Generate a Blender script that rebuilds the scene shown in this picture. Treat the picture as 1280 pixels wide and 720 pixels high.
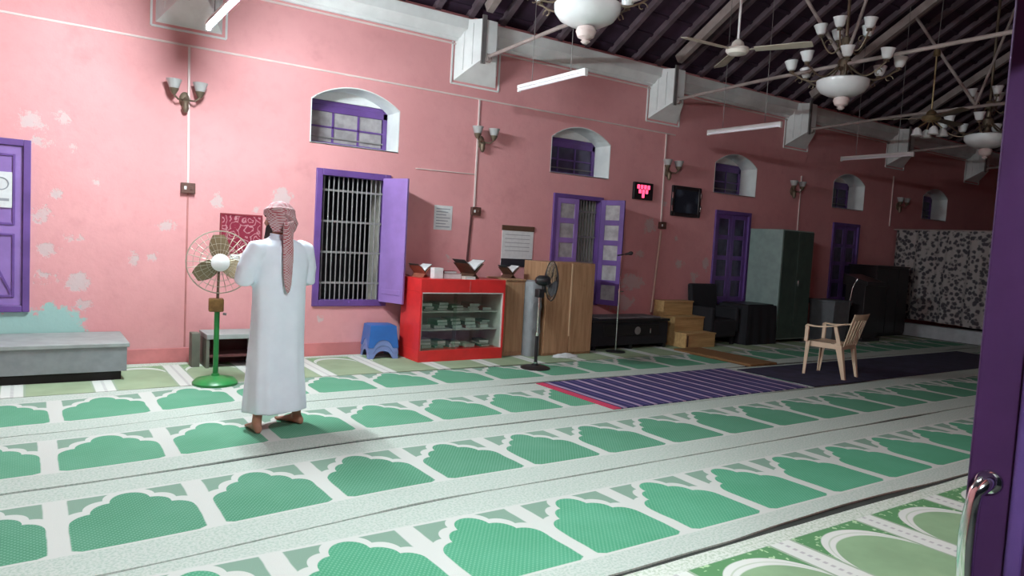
import bpy, bmesh, math, random
from mathutils import Vector, Matrix, noise
random.seed(7)
for o in list(bpy.data.objects): bpy.data.objects.remove(o)
SC = bpy.context.scene
COL = SC.collection
# ------------------------------------------------------------------ camera, world, exposure
RX = (0.8273774, 0.00935947, 0.56156837)      # rows: world axes in camera (right, down, forward) terms
RY = (-0.55883858, -0.08613435, 0.82479108)
RZ = (0.05608993, -0.99623957, -0.06603518)
CH = 1.5
cd = bpy.data.cameras.new('camera'); cam = bpy.data.objects.new('camera', cd); COL.objects.link(cam)
cd.sensor_width = 36; cd.lens = 36*900/1280; cd.clip_start = 0.02; cd.clip_end = 200
cam.matrix_world = Matrix(((RX[0], -RX[1], -RX[2], 0), (RY[0], -RY[1], -RY[2], 0), (RZ[0], -RZ[1], -RZ[2], CH), (0, 0, 0, 1)))
SC.camera = cam
w = bpy.data.worlds.new('night'); SC.world = w; w.use_nodes = True
w.node_tree.nodes['Background'].inputs[0].default_value = (0.35, 0.40, 0.62, 1)
w.node_tree.nodes['Background'].inputs[1].default_value = 0.004
SC.view_settings.view_transform = 'Standard'; SC.view_settings.look = 'None'
SC.view_settings.exposure = 2.0; SC.view_settings.gamma = 1; SC.view_settings.use_curve_mapping = False
TUBE_POWER = 310.0     # emission of the lit fluorescent tube by the wall
FILL_TUBE_POWER = 235.0    # emission of the unseen tube added as fill over the entrance
FILL_LAMP_POWER = 470.0    # emission of the unseen fill lamp added outside the door
TUBE_COL = (0.86, 0.97, 1.0, 1)
WY = 8.25              # inner face of the long wall
ZC = 0.010             # carpet top
BAY = 3.45

def ray(px, py):
    a, b, c = px-640, py-360, 900
    return Vector((RX[0]*a+RX[1]*b+RX[2]*c, RY[0]*a+RY[1]*b+RY[2]*c, RZ[0]*a+RZ[1]*b+RZ[2]*c))
def onwall(px, py, Y=WY):
    r = ray(px, py); s = Y/r.y
    return r.x*s, CH+r.z*s

# ------------------------------------------------------------------ materials
def newmat(name):
    m = bpy.data.materials.new(name); m.use_nodes = True
    return m, m.node_tree, m.node_tree.nodes['Principled BSDF']
class NT:
    """tiny node-graph helper"""
    def __init__(s, nt): s.nt = nt
    def n(s, t, **k):
        x = s.nt.nodes.new(t)
        for a, b in k.items(): setattr(x, a, b)
        return x
    def put(s, sock, v):
        if hasattr(v, 'links') or hasattr(v, 'is_linked'): s.nt.links.new(v, sock)
        else: sock.default_value = v
    def m(s, op, a, b=0.0, c=None):
        x = s.n('ShaderNodeMath', operation=op); s.put(x.inputs[0], a); s.put(x.inputs[1], b)
        if c is not None: s.put(x.inputs[2], c)
        return x.outputs[0]
    def mix(s, f, a, b):
        x = s.n('ShaderNodeMix', data_type='RGBA'); s.put(x.inputs[0], f)
        s.put(x.inputs[6], a if hasattr(a, 'is_linked') else (*a[:3], 1)); s.put(x.inputs[7], b if hasattr(b, 'is_linked') else (*b[:3], 1))
        return x.outputs[2]
    def coords(s, kind='Object'):
        return s.n('ShaderNodeTexCoord').outputs[kind]
    def sep(s, v):
        x = s.n('ShaderNodeSeparateXYZ'); s.put(x.inputs[0], v); return x.outputs
    def noise(s, v, scale, detail=3, rough=0.55):
        x = s.n('ShaderNodeTexNoise'); s.put(x.inputs['Vector'], v); x.inputs['Scale'].default_value = scale
        x.inputs['Detail'].default_value = detail; x.inputs['Roughness'].default_value = rough; return x.outputs[0]
    def ramp(s, f, lo, hi):
        x = s.n('ShaderNodeMapRange', interpolation_type='SMOOTHSTEP'); s.put(x.inputs[0], f)
        x.inputs[1].default_value = lo; x.inputs[2].default_value = hi; return x.outputs[0]
MATS = {}
def mat(name, col, rough=0.6, metal=0.0, var=0.12, scale=6.0, bump=0.0, bscale=40.0, spec=0.5, emit=None, estr=0.0, trans=0.0):
    if name in MATS: return MATS[name]
    m, nt, b = newmat(name); N = NT(nt)
    b.inputs['Roughness'].default_value = rough; b.inputs['Metallic'].default_value = metal
    b.inputs['Specular IOR Level'].default_value = spec
    v = N.coords()
    f = N.noise(v, scale, 4)
    c0 = tuple(max(0, x*(1-var)) for x in col); c1 = tuple(min(1, x*(1+var)) for x in col)
    nt.links.new(N.mix(N.ramp(f, 0.3, 0.7), c0, c1), b.inputs['Base Color'])
    if bump:
        bn = N.n('ShaderNodeBump'); bn.inputs['Strength'].default_value = bump; bn.inputs['Distance'].default_value = 0.01
        nt.links.new(N.noise(v, bscale, 3), bn.inputs['Height']); nt.links.new(bn.outputs[0], b.inputs['Normal'])
    if emit: b.inputs['Emission Color'].default_value = (*emit[:3], 1); b.inputs['Emission Strength'].default_value = estr
    if trans: b.inputs['Transmission Weight'].default_value = trans
    MATS[name] = m; return m

def wall_mat():
    m, nt, b = newmat('pink_limewash'); N = NT(nt)
    b.inputs['Roughness'].default_value = 0.75; b.inputs['Specular IOR Level'].default_value = 0.25
    v = N.coords('Object'); x, y, z = N.sep(v)
    big = N.ramp(N.noise(v, 0.55, 5, 0.6), 0.32, 0.72); fine = N.noise(v, 9, 6, 0.65)
    base = N.mix(big, (0.67, 0.305, 0.315), (0.75, 0.365, 0.375))
    base = N.mix(N.m('MULTIPLY', N.ramp(fine, 0.45, 0.75), 0.35), base, (0.62, 0.28, 0.29))
    # duller pink grime mottling, at random over the whole wall
    base = N.mix(N.m('MULTIPLY', N.ramp(N.noise(v, 1.7, 4, 0.7), 0.55, 0.8), 0.45), base, (0.50, 0.21, 0.215))
    # peeled patches
    wob = N.m('MULTIPLY_ADD', N.noise(v, 10, 6, 0.75), 0.36, -0.17)
    wob2 = N.m('MULTIPLY_ADD', N.noise(v, 26, 3, 0.6), 0.06, -0.03)
    wob = N.m('ADD', wob, wob2)
    def blobs(lst):
        acc = None
        for (px, py, r, sx) in lst:
            X, Z = onwall(px, py)
            dx = N.m('MULTIPLY', N.m('SUBTRACT', x, X), 1.0/sx); dz = N.m('SUBTRACT', z, Z)
            d = N.m('SQRT', N.m('ADD', N.m('MULTIPLY', dx, dx), N.m('MULTIPLY', dz, dz)))
            d = N.m('SUBTRACT', N.m('ADD', d, wob), r)
            acc = d if acc is None else N.m('MINIMUM', acc, d)
        return N.m('SUBTRACT', 1.0, N.ramp(acc, -0.012, 0.016))
    pale = blobs([(270, 252, .085, .8), (353, 247, .11, 1.1), (320, 262, .05, 1), (50, 268, .075, 1.1), (75, 240, .05, 1), (88, 298, .03, 1.4),
                  (60, 310, .06, 1.2), (97, 353, .10, 1.0), (55, 345, .05, 1.6), (105, 380, .05, 1.2), (190, 322, .04, 1.2), (168, 325, .06, .8),
                  (210, 283, .06, 1.4), (90, 182, .035, 1), (60, 179, .03, 1.3), (46, 174, .035, 1), (78, 148, .05, 1.5), (40, 150, .06, 2.0),
                  (120, 228, .02, 1), (500, 330, .10, .8), (812, 282, .10, 1.3), (720, 300, .04, 1), (800, 318, .05, 1.5), (845, 300, .04, 1),
                  (790, 352, .12, 2.0), (775, 378, .14, 2.0), (850, 330, .05, 2), (868, 345, .08, 1), (830, 255, .05, 1), (882, 330, .12, .6),
                  (560, 320, .05, 1), (400, 400, .03, 1)])
    base = N.mix(N.m('MULTIPLY', pale, N.m('MULTIPLY_ADD', N.noise(v, 4, 3), 0.7, 0.25)), base, (0.56, 0.53, 0.53))
    aqua = blobs([(20, 408, .16, 2.6), (70, 402, .17, 1.3), (95, 412, .10, 1.0), (58, 418, .12, 3.0)])
    base = N.mix(N.m('MULTIPLY', aqua, 0.9), base, (0.30, 0.56, 0.52))
    nt.links.new(base, b.inputs['Base Color'])
    bn = N.n('ShaderNodeBump'); bn.inputs['Strength'].default_value = 0.35; bn.inputs['Distance'].default_value = 0.02
    nt.links.new(N.m('ADD', N.noise(v, 5, 6, 0.6), N.m('MULTIPLY', pale, -0.4)), bn.inputs['Height']); nt.links.new(bn.outputs[0], b.inputs['Normal'])
    return m

def carpet_arch(name, vb=0.28, per=0.667, green=(0.068, 0.285, 0.160)):
    """prayer carpet of scalloped arches: u runs along the roll (dividers at k*per), v across it"""
    m, nt, b = newmat(name); N = NT(nt)
    b.inputs['Roughness'].default_value = 0.9; b.inputs['Specular IOR Level'].default_value = 0.15
    v = N.coords('UV'); x, y, z = N.sep(v)
    wx = N.m('MULTIPLY_ADD', N.noise(v, 3.0, 2), 0.03, -0.015)
    xs = N.m('ADD', x, wx)
    fr = N.m('FRACT', N.m('ADD', N.m('DIVIDE', xs, per), 100.0))
    du = N.m('MULTIPLY', N.m('ABSOLUTE', N.m('SUBTRACT', fr, 0.5)), per)
    hw, st, dr, va = 0.289, 0.096, 0.118, vb+0.683
    k = N.m('FLOOR', N.m('DIVIDE', du, st)); t = N.m('FRACT', N.m('DIVIDE', du, st))
    q = N.m('SUBTRACT', 1.0, N.m('SQRT', N.m('MAXIMUM', 0.0, N.m('SUBTRACT', 1.0, N.m('MULTIPLY', t, t)))))
    H = N.m('SUBTRACT', va, N.m('MULTIPLY', N.m('ADD', k, q), dr))
    def lt(a, c, w_): return N.m('SUBTRACT', 1.0, N.ramp(N.m('SUBTRACT', a, c), -w_, w_))
    # corner cut at the foot of each field
    foot = N.m('ADD', vb, N.m('MAXIMUM', 0.0, N.m('SUBTRACT', N.m('MULTIPLY', du, 0.6), 0.150)))
    field = N.m('MULTIPLY', lt(y, H, 0.005), N.m('MULTIPLY', N.ramp(N.m('SUBTRACT', y, foot), -0.005, 0.005), lt(du, hw, 0.005)))
    # spandrels above a white scalloped outline
    du2 = N.m('MAXIMUM', 0.0, N.m('SUBTRACT', du, 0.030)); k2 = N.m('FLOOR', N.m('DIVIDE', du2, st)); t2 = N.m('FRACT', N.m('DIVIDE', du2, st))
    q2 = N.m('SUBTRACT', 1.0, N.m('SQRT', N.m('MAXIMUM', 0.0, N.m('SUBTRACT', 1.0, N.m('MULTIPLY', t2, t2)))))
    H2 = N.m('SUBTRACT', va+0.030, N.m('MULTIPLY', N.m('ADD', k2, q2), dr*0.93))
    sp = N.m('MULTIPLY', N.m('MULTIPLY', N.ramp(N.m('SUBTRACT', y, H2), 0.006, 0.016), lt(y, va+0.018, 0.005)), lt(du, 0.280, 0.005))
    # knotted dot weave
    dots = N.m('MULTIPLY', N.m('SINE', N.m('MULTIPLY', x, 2*math.pi/0.024)), N.m('SINE', N.m('MULTIPLY', y, 2*math.pi/0.032)))
    dots = N.ramp(dots, 0.15, 0.55)
    wear = N.ramp(N.noise(v, 2.2, 4), 0.3, 0.75)
    g = N.mix(wear, green, (green[0]*1.3, green[1]*1.12, green[2]*1.2))
    g = N.mix(N.m('MULTIPLY', dots, 0.30), g, (0.30, 0.56, 0.42))
    cream = N.mix(N.ramp(N.noise(v, 70, 2), 0.44, 0.60), (0.48, 0.525, 0.48), (0.37, 0.45, 0.39))
    inner = N.m('MULTIPLY', N.ramp(y, vb-0.022, vb-0.012), lt(y, va+0.04, 0.01))
    white = N.mix(inner, cream, (0.53, 0.545, 0.51))
    c = N.mix(sp, white, (0.20, 0.31, 0.24)); c = N.mix(field, c, g)
    nt.links.new(c, b.inputs['Base Color'])
    bn = N.n('ShaderNodeBump'); bn.inputs['Strength'].default_value = 0.4; bn.inputs['Distance'].default_value = 0.004
    nt.links.new(N.noise(v, 160, 2), bn.inputs['Height']); nt.links.new(bn.outputs[0], b.inputs['Normal'])
    return m

def carpet_old(name, per=0.8, x0=0.0, vt=1.0, fieldc=(0.22, 0.34, 0.20), spc=(0.10, 0.25, 0.11)):
    """older pale carpet: broad white double stripes, pointed medallion with white double outline"""
    m, nt, b = newmat(name); N = NT(nt)
    b.inputs['Roughness'].default_value = 0.9; b.inputs['Specular IOR Level'].default_value = 0.15
    v = N.coords('UV'); x, y, z = N.sep(v)
    fr = N.m('FRACT', N.m('ADD', N.m('DIVIDE', N.m('SUBTRACT', x, x0), per), 100.0))
    du = N.m('MULTIPLY', N.m('ABSOLUTE', N.m('SUBTRACT', fr, 0.5)), per)      # 0 mid panel .. per/2 at stripe
    hw = per/2 - 0.085
    yy = N.m('SUBTRACT', vt-0.10, y)                                          # distance below the top border
    # medallion edge: ellipse-like shoulder
    q = N.m('MAXIMUM', 0.0, N.m('SUBTRACT', 1.0, N.m('POWER', N.m('DIVIDE', du, hw), 2.2)))
    edge = N.m('MULTIPLY', N.m('SUBTRACT', 1.0, N.m('SQRT', q)), 0.34)
    d = N.m('SUBTRACT', yy, N.m('ADD', edge, 0.05))
    stripe = N.ramp(du, hw+0.0, hw+0.012)
    cen = N.m('SUBTRACT', 1.0, N.ramp(N.m('ABSOLUTE', N.m('SUBTRACT', du, per/2)), 0.008, 0.016))
    dash = N.m('MULTIPLY', cen, N.ramp(N.m('SINE', N.m('MULTIPLY', y, 150.0)), -0.4, 0.2))
    lines = N.m('MULTIPLY', N.ramp(du, hw-0.012, hw-0.008), N.m('SUBTRACT', 1.0, N.ramp(du, hw+0.0, hw+0.01)))
    white = (0.62, 0.64, 0.60)
    fl = N.m('MULTIPLY', N.ramp(N.noise(v, 22, 2), 0.60, 0.66), 1.0)
    c = N.mix(fl, spc, (0.40, 0.58, 0.34))
    c = N.mix(N.ramp(d, -0.01, 0.0), c, white)
    c = N.mix(N.m('MULTIPLY', N.ramp(d, 0.035, 0.04), N.m('SUBTRACT', 1.0, N.ramp(d, 0.045, 0.05))), c, (0.45, 0.52, 0.42))
    fld = N.mix(N.ramp(N.noise(v, 3, 4), 0.3, 0.7), fieldc, tuple(t*1.18 for t in fieldc))
    c = N.mix(N.ramp(d, 0.075, 0.085), c, fld)
    c = N.mix(stripe, c, white); c = N.mix(dash, c, (0.42, 0.42, 0.42)); c = N.mix(lines, c, (0.30, 0.38, 0.28))
    top = N.m('SUBTRACT', 1.0, N.ramp(yy, -0.005, 0.005))
    c = N.mix(top, c, N.mix(N.ramp(N.noise(v, 60, 2), 0.45, 0.6), (0.58, 0.62, 0.56), (0.40, 0.48, 0.38)))
    nt.links.new(c, b.inputs['Base Color'])
    return m

def stripe_rug_mat():
    m, nt, b = newmat('striped_rug'); N = NT(nt)
    b.inputs['Roughness'].default_value = 0.9
    v = N.coords('UV'); x, y, z = N.sep(v)
    xx = N.m('ADD', x, N.m('MULTIPLY_ADD', N.noise(v, 1.3, 2), 0.06, -0.03))
    f = N.m('FRACT', N.m('ADD', N.m('DIVIDE', xx, 0.20), 50.0))
    lite = N.m('MULTIPLY', N.ramp(f, 0.56, 0.60), N.m('SUBTRACT', 1.0, N.ramp(f, 0.80, 0.84)))
    thin = N.m('MULTIPLY', N.ramp(f, 0.20, 0.22), N.m('SUBTRACT', 1.0, N.ramp(f, 0.27, 0.30)))
    wear = N.m('MULTIPLY_ADD', N.noise(v, 3, 4), 0.9, 0.3)
    c = N.mix(N.noise(v, 4, 3), (0.014, 0.013, 0.07), (0.03, 0.026, 0.14))
    c = N.mix(N.m('MULTIPLY', lite, wear), c, (0.46, 0.34, 0.46)); c = N.mix(N.m('MULTIPLY', thin, 0.5), c, (0.26, 0.17, 0.34))
    red = N.m('SUBTRACT', 1.0, N.ramp(x, 0.085, 0.10))
    c = N.mix(red, c, (0.48, 0.035, 0.09))
    nt.links.new(c, b.inputs['Base Color'])
    return m

def wood_mat(name, c0, c1, rough=0.5, axis=2, sc=1.0):
    m, nt, b = newmat(name); N = NT(nt)
    b.inputs['Roughness'].default_value = rough
    v = N.coords(); mp = N.n('ShaderNodeMapping'); nt.links.new(v, mp.inputs[0])
    s = [9*sc, 9*sc, 9*sc]; s[axis] = 0.9*sc; mp.inputs['Scale'].default_value = s
    f = N.noise(mp.outputs[0], 2.2, 6, 0.65)
    k = N.m('SUBTRACT', 1.0, N.ramp(N.noise(v, 5, 2), 0.22, 0.33))
    c = N.mix(N.ramp(f, 0.3, 0.7), c0, c1); c = N.mix(N.m('MULTIPLY', k, 0.5), c, tuple(t*0.45 for t in c0))
    nt.links.new(c, b.inputs['Base Color']); return m

def pattern_mat(name, c0, c1, scale, lo, hi, rough=0.85, feature='F1', rings=False, bumpy=False):
    m, nt, b = newmat(name); N = NT(nt)
    b.inputs['Roughness'].default_value = rough; b.inputs['Specular IOR Level'].default_value = 0.2
    v = N.coords(); vo = N.n('ShaderNodeTexVoronoi', feature=feature); vo.inputs['Scale'].default_value = scale
    nv = N.n('ShaderNodeTexNoise'); nv.inputs['Scale'].default_value = scale*1.5; nt.links.new(v, nv.inputs['Vector'])
    ad = N.n('ShaderNodeVectorMath', operation='MULTIPLY_ADD'); nt.links.new(nv.outputs[1], ad.inputs[0]); ad.inputs[1].default_value = (0.6/scale,)*3; nt.links.new(v, ad.inputs[2])
    nt.links.new(ad.outputs[0], vo.inputs['Vector'])
    d = vo.outputs['Distance']
    if rings: d = N.m('ABSOLUTE', N.m('SINE', N.m('MULTIPLY', d, 11.0)))
    nt.links.new(N.mix(N.ramp(d, lo, hi), c0, c1), b.inputs['Base Color']); return m

def check_mat(name, a, c, size):
    m, nt, b = newmat(name); N = NT(nt)
    b.inputs['Roughness'].default_value = 0.9; b.inputs['Specular IOR Level'].default_value = 0.1
    v = N.coords(); x, y, z = N.sep(v)
    f = N.m('MULTIPLY', N.m('SINE', N.m('MULTIPLY', N.m('ADD', x, y), math.pi*2/size)), N.m('SINE', N.m('MULTIPLY', z, math.pi*2/size)))
    big = N.ramp(N.noise(v, 14, 2), 0.42, 0.6)
    c1 = N.mix(N.ramp(f, -0.2, 0.3), a, c); c1 = N.mix(N.m('MULTIPLY', big, 0.45), c1, a)
    nt.links.new(c1, b.inputs['Base Color']); return m

M_wall = wall_mat()
M_white = mat('white_plaster', (0.74, 0.76, 0.76), 0.8, var=0.08, scale=3, bump=0.15)
M_cream = mat('cream_plaster', (0.55, 0.52, 0.46), 0.8, var=0.15, scale=3)
M_purple = mat('purple_gloss_paint', (0.135, 0.065, 0.26), 0.42, var=0.15, scale=4)
M_purple2 = mat('lilac_gloss_paint', (0.27, 0.16, 0.44), 0.45, var=0.10, scale=4)
M_purpled = mat('violet_door_paint', (0.036, 0.010, 0.048), 0.75, var=0.18, scale=3, spec=0.15)
M_purplel = mat('lilac_door_moulding', (0.075, 0.034, 0.15), 0.6, var=0.1, spec=0.3)
M_iron = mat('painted_iron', (0.20, 0.19, 0.19), 0.5, 0.3)
M_bar = mat('grey_iron_bar', (0.27, 0.265, 0.26), 0.55, 0.2)
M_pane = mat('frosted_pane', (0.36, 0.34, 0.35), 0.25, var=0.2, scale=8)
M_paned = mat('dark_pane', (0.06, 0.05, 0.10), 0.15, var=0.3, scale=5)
M_night = mat('dark_outside', (0.02, 0.02, 0.03), 0.9)
M_floor = mat('cement_floor', (0.035, 0.04, 0.035), 0.9, var=0.2)
M_roof = mat('roof_boards', (0.040, 0.018, 0.040), 0.85, var=0.35, scale=2)
M_rafter = mat('rafter_wood', (0.135, 0.095, 0.115), 0.7, var=0.2, scale=5)
M_beam = mat('beam_paint', (0.33, 0.27, 0.255), 0.65, var=0.15)
M_conduit = mat('conduit_plastic', (0.72, 0.60, 0.58), 0.5, var=0.06)
M_brownbox = mat('brown_bakelite', (0.10, 0.045, 0.035), 0.4)
M_brass = mat('antique_brass', (0.42, 0.31, 0.17), 0.32, 0.85)
M_bronze = mat('dull_bronze', (0.20, 0.155, 0.11), 0.45, 0.6)
M_shade = mat('opal_glass', (0.74, 0.77, 0.78), 0.25, var=0.04)
M_tube_off = mat('unlit_tube_glass', (0.82, 0.80, 0.86), 0.3, var=0.03)
M_fixture = mat('white_enamel', (0.74, 0.74, 0.74), 0.4, var=0.05)
M_fanw = mat('cream_fan_enamel', (0.72, 0.68, 0.62), 0.4, var=0.05)
M_fanb = mat('beige_fan_blade', (0.50, 0.45, 0.37), 0.45, var=0.08)
M_chrome = mat('chrome', (0.75, 0.74, 0.74), 0.12, 1.0, var=0.02)
M_black = mat('black_plastic', (0.012, 0.012, 0.014), 0.4)
M_blackc = mat('black_cloth', (0.010, 0.010, 0.014), 0.85, bump=0.2)
M_green = mat('green_enamel', (0.02, 0.26, 0.06), 0.35, var=0.15)
M_rust = mat('rusty_metal', (0.28, 0.15, 0.05), 0.6, 0.3, var=0.3, scale=12)
M_wire = mat('guard_wire', (0.42, 0.38, 0.30), 0.45, 0.5)
M_gblade = mat('bronze_blade', (0.22, 0.165, 0.095), 0.45, 0.2)
M_grey = mat('grey_paint', (0.235, 0.255, 0.27), 0.55, var=0.10, scale=8)
M_greyt = mat('grey_bench_top', (0.30, 0.325, 0.32), 0.6, var=0.10, scale=6)
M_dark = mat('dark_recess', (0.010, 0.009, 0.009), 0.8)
M_red = mat('red_laminate', (0.66, 0.030, 0.030), 0.35, var=0.08)
M_redi = mat('pale_laminate', (0.62, 0.55, 0.54), 0.5)
M_blue = mat('blue_plastic', (0.020, 0.13, 0.42), 0.4, var=0.08)
M_bluel = mat('faded_blue_plastic', (0.16, 0.24, 0.48), 0.45, var=0.1)
M_chair = mat('beige_plastic', (0.62, 0.48, 0.34), 0.45, var=0.05)
M_paper = mat('white_paper', (0.66, 0.67, 0.68), 0.8, var=0.05, scale=20)
M_inkd = mat('dark_ink', (0.02, 0.02, 0.03), 0.7)
M_inkg = mat('grey_ink', (0.30, 0.31, 0.34), 0.8)
M_darkframe = mat('dark_frame', (0.018, 0.014, 0.016), 0.35)
M_led = mat('red_led', (0.8, 0.02, 0.05), 0.5, emit=(1.0, 0.05, 0.12), estr=1.1)
M_ply = wood_mat('plywood', (0.30, 0.165, 0.085), (0.44, 0.26, 0.145), 0.55)
M_plyl = wood_mat('pale_wood_strip', (0.50, 0.34, 0.20), (0.62, 0.44, 0.28), 0.5)
M_stepw = wood_mat('step_wood', (0.40, 0.25, 0.10), (0.56, 0.37, 0.17), 0.5, axis=0)
M_brownw = wood_mat('brown_board', (0.17, 0.085, 0.03), (0.25, 0.13, 0.05), 0.6, axis=1)
M_bookw = wood_mat('dark_wood', (0.06, 0.03, 0.02), (0.11, 0.05, 0.03), 0.5, axis=0)
M_steel = mat('green_grey_steel', (0.24, 0.32, 0.30), 0.45, var=0.10)
M_steeld = mat('dark_green_steel', (0.045, 0.075, 0.06), 0.45, var=0.15)
M_skin = mat('skin', (0.36, 0.17, 0.11), 0.55, var=0.08, scale=12, bump=0.1)
M_beard = mat('dark_hair', (0.035, 0.025, 0.022), 0.8, var=0.3, bump=0.6, bscale=150)
M_eye = mat('eye_white', (0.75, 0.73, 0.70), 0.2)
M_robe = mat('pale_blue_white_cotton', (0.80, 0.88, 0.98), 0.85, var=0.03, spec=0.2)
M_scarf = check_mat('red_checked_cotton', (0.55, 0.42, 0.43), (0.36, 0.075, 0.095), 0.020)
M_glass, _nt, _b = newmat('clear_glass')
_b.inputs['Base Color'].default_value = (0.80, 0.95, 0.88, 1); _b.inputs['Roughness'].default_value = 0.03; _b.inputs['Transmission Weight'].default_value = 1.0; _b.inputs['IOR'].default_value = 1.45
def ramp_glass():
    m = bpy.data.materials.new('cabinet_glass'); m.use_nodes = True; nt = m.node_tree; nt.nodes.clear(); N = NT(nt)
    o = N.n('ShaderNodeOutputMaterial'); tr = N.n('ShaderNodeBsdfTransparent'); gl = N.n('ShaderNodeBsdfGlossy'); mx = N.n('ShaderNodeMixShader')
    tr.inputs[0].default_value = (0.86, 0.93, 0.89, 1); gl.inputs['Roughness'].default_value = 0.06; mx.inputs[0].default_value = 0.10
    nt.links.new(tr.outputs[0], mx.inputs[1]); nt.links.new(gl.outputs[0], mx.inputs[2]); nt.links.new(mx.outputs[0], o.inputs[0]); return m
M_cabglass = ramp_glass()
M_poster = pattern_mat('red_calligraphy_cloth', (0.46, 0.20, 0.23), (0.24, 0.025, 0.05), 9.0, 0.25, 0.55, rings=True)
M_curtain = pattern_mat('leafy_curtain', (0.07, 0.065, 0.075), (0.36, 0.33, 0.32), 12.0, 0.34, 0.62)

# ------------------------------------------------------------------ mesh helpers
class MB:
    def __init__(s): s.v = []; s.f = []; s.mi = []; s.cur = 0
    def add(s, vs, fs):
        b = len(s.v); s.v += [tuple(v) for v in vs]
        for f in fs: s.f.append(tuple(i+b for i in f)); s.mi.append(s.cur)
        return s
    def box(s, x0, x1, y0, y1, z0, z1):
        return s.add([(x0,y0,z0),(x1,y0,z0),(x1,y1,z0),(x0,y1,z0),(x0,y0,z1),(x1,y0,z1),(x1,y1,z1),(x0,y1,z1)],
                     [(0,3,2,1),(4,5,6,7),(0,1,5,4),(1,2,6,5),(2,3,7,6),(3,0,4,7)])
    def hexa(s, p): # 8 points bottom 4 then top 4
        return s.add(p, [(0,3,2,1),(4,5,6,7),(0,1,5,4),(1,2,6,5),(2,3,7,6),(3,0,4,7)])
    def beam(s, a, b, w, h, up=(0,0,1)):
        a = Vector(a); b = Vector(b); d = (b-a).normalized(); u = Vector(up); r = d.cross(u).normalized(); u = r.cross(d).normalized()
        P = []
        for q in (a, b):
            for i, j in ((-1,-1),(1,-1),(1,1),(-1,1)): P.append(q+r*(i*w/2)+u*(j*h/2))
        return s.add(P, [(0,1,2,3),(7,6,5,4),(0,4,5,1),(1,5,6,2),(2,6,7,3),(3,7,4,0)])
    def tube(s, pts, r, n=10, caps=True, closed=False):
        pts = [Vector(p) for p in pts]; k = len(pts); rr = r if isinstance(r, (list, tuple)) else [r]*k
        b = len(s.v); prev = None
        for i, p in enumerate(pts):
            if closed: d = pts[(i+1) % k]-pts[i-1]
            else: d = pts[min(i+1, k-1)]-pts[max(i-1, 0)]
            d.normalize()
            if prev is None:
                a = Vector((0,0,1)) if abs(d.z) < 0.9 else Vector((1,0,0)); u = d.cross(a).normalized()
            else:
                u = (prev-d*prev.dot(d)); u = u.normalized() if u.length > 1e-6 else d.orthogonal().normalized()
            prev = u; v = d.cross(u)
            for j in range(n):
                t = 2*math.pi*j/n; s.v.append(tuple(p+(u*math.cos(t)+v*math.sin(t))*rr[i]))
        for i in range(k if closed else k-1):
            for j in range(n):
                i2 = (i+1) % k
                s.f.append((b+i*n+j, b+i*n+(j+1) % n, b+i2*n+(j+1) % n, b+i2*n+j)); s.mi.append(s.cur)
        if caps and not closed:
            s.f.append(tuple(b+j for j in reversed(range(n)))); s.mi.append(s.cur)
            s.f.append(tuple(b+(k-1)*n+j for j in range(n))); s.mi.append(s.cur)
        return s
    def lathe(s, prof, n=20, c=(0,0,0), M=None):
        b = len(s.v); k = len(prof)
        for r, z in prof:
            for j in range(n):
                t = 2*math.pi*j/n; p = Vector((r*math.cos(t), r*math.sin(t), z))
                if M is not None: p = M @ p
                s.v.append((p.x+c[0], p.y+c[1], p.z+c[2]))
        for i in range(k-1):
            for j in range(n):
                s.f.append((b+i*n+j, b+i*n+(j+1) % n, b+(i+1)*n+(j+1) % n, b+(i+1)*n+j)); s.mi.append(s.cur)
        s.f.append(tuple(b+j for j in reversed(range(n)))); s.mi.append(s.cur)
        s.f.append(tuple(b+(k-1)*n+j for j in range(n))); s.mi.append(s.cur)
        return s
    def prism(s, poly, axis, a, b):
        """poly in the two other axes (cyclic order), extruded along axis from a to b"""
        n = len(poly)
        def P(p, t): return {0: (t, p[0], p[1]), 1: (p[0], t, p[1]), 2: (p[0], p[1], t)}[axis]
        vs = [P(p, a) for p in poly]+[P(p, b) for p in poly]
        return s.add(vs, [tuple(reversed(range(n))), tuple(range(n, 2*n))]+[(i, (i+1) % n, n+(i+1) % n, n+i) for i in range(n)])
    def loft(s, rings, cap=True, closed=True):
        b = len(s.v); n = len(rings[0])
        for r in rings: s.v += [tuple(p) for p in r]
        for i in range(len(rings)-1):
            for j in range(n if closed else n-1):
                s.f.append((b+i*n+j, b+i*n+(j+1) % n, b+(i+1)*n+(j+1) % n, b+(i+1)*n+j)); s.mi.append(s.cur)
        if cap:
            s.f.append(tuple(b+j for j in reversed(range(n)))); s.mi.append(s.cur)
            s.f.append(tuple(b+(len(rings)-1)*n+j for j in range(n))); s.mi.append(s.cur)
        return s
    def mesh(s, name, mats, smooth=35):
        me = bpy.data.meshes.new(name); me.from_pydata(s.v, [], s.f)
        for m in (mats if isinstance(mats, (list, tuple)) else [mats]): me.materials.append(m)
        me.polygons.foreach_set('material_index', s.mi)
        bm = bmesh.new(); bm.from_mesh(me); bmesh.ops.recalc_face_normals(bm, faces=bm.faces); bm.to_mesh(me); bm.free()
        if smooth:
            me.polygons.foreach_set('use_smooth', [True]*len(me.polygons)); me.set_sharp_from_angle(angle=math.radians(smooth))
        me.update(); return me
    def build(s, name, mats, parent=None, loc=(0,0,0), rot=(0,0,0), bev=0.0, smooth=35, kind=None, label=None):
        o = bpy.data.objects.new(name, s.mesh(name, mats, smooth)); COL.objects.link(o)
        o.parent = parent; o.location = loc; o.rotation_euler = rot
        if bev:
            m = o.modifiers.new('bevel', 'BEVEL'); m.width = bev; m.segments = 2; m.limit_method = 'ANGLE'; m.angle_limit = math.radians(50)
        if kind: o['kind'] = kind
        if label: o['label'] = label
        return o
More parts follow.
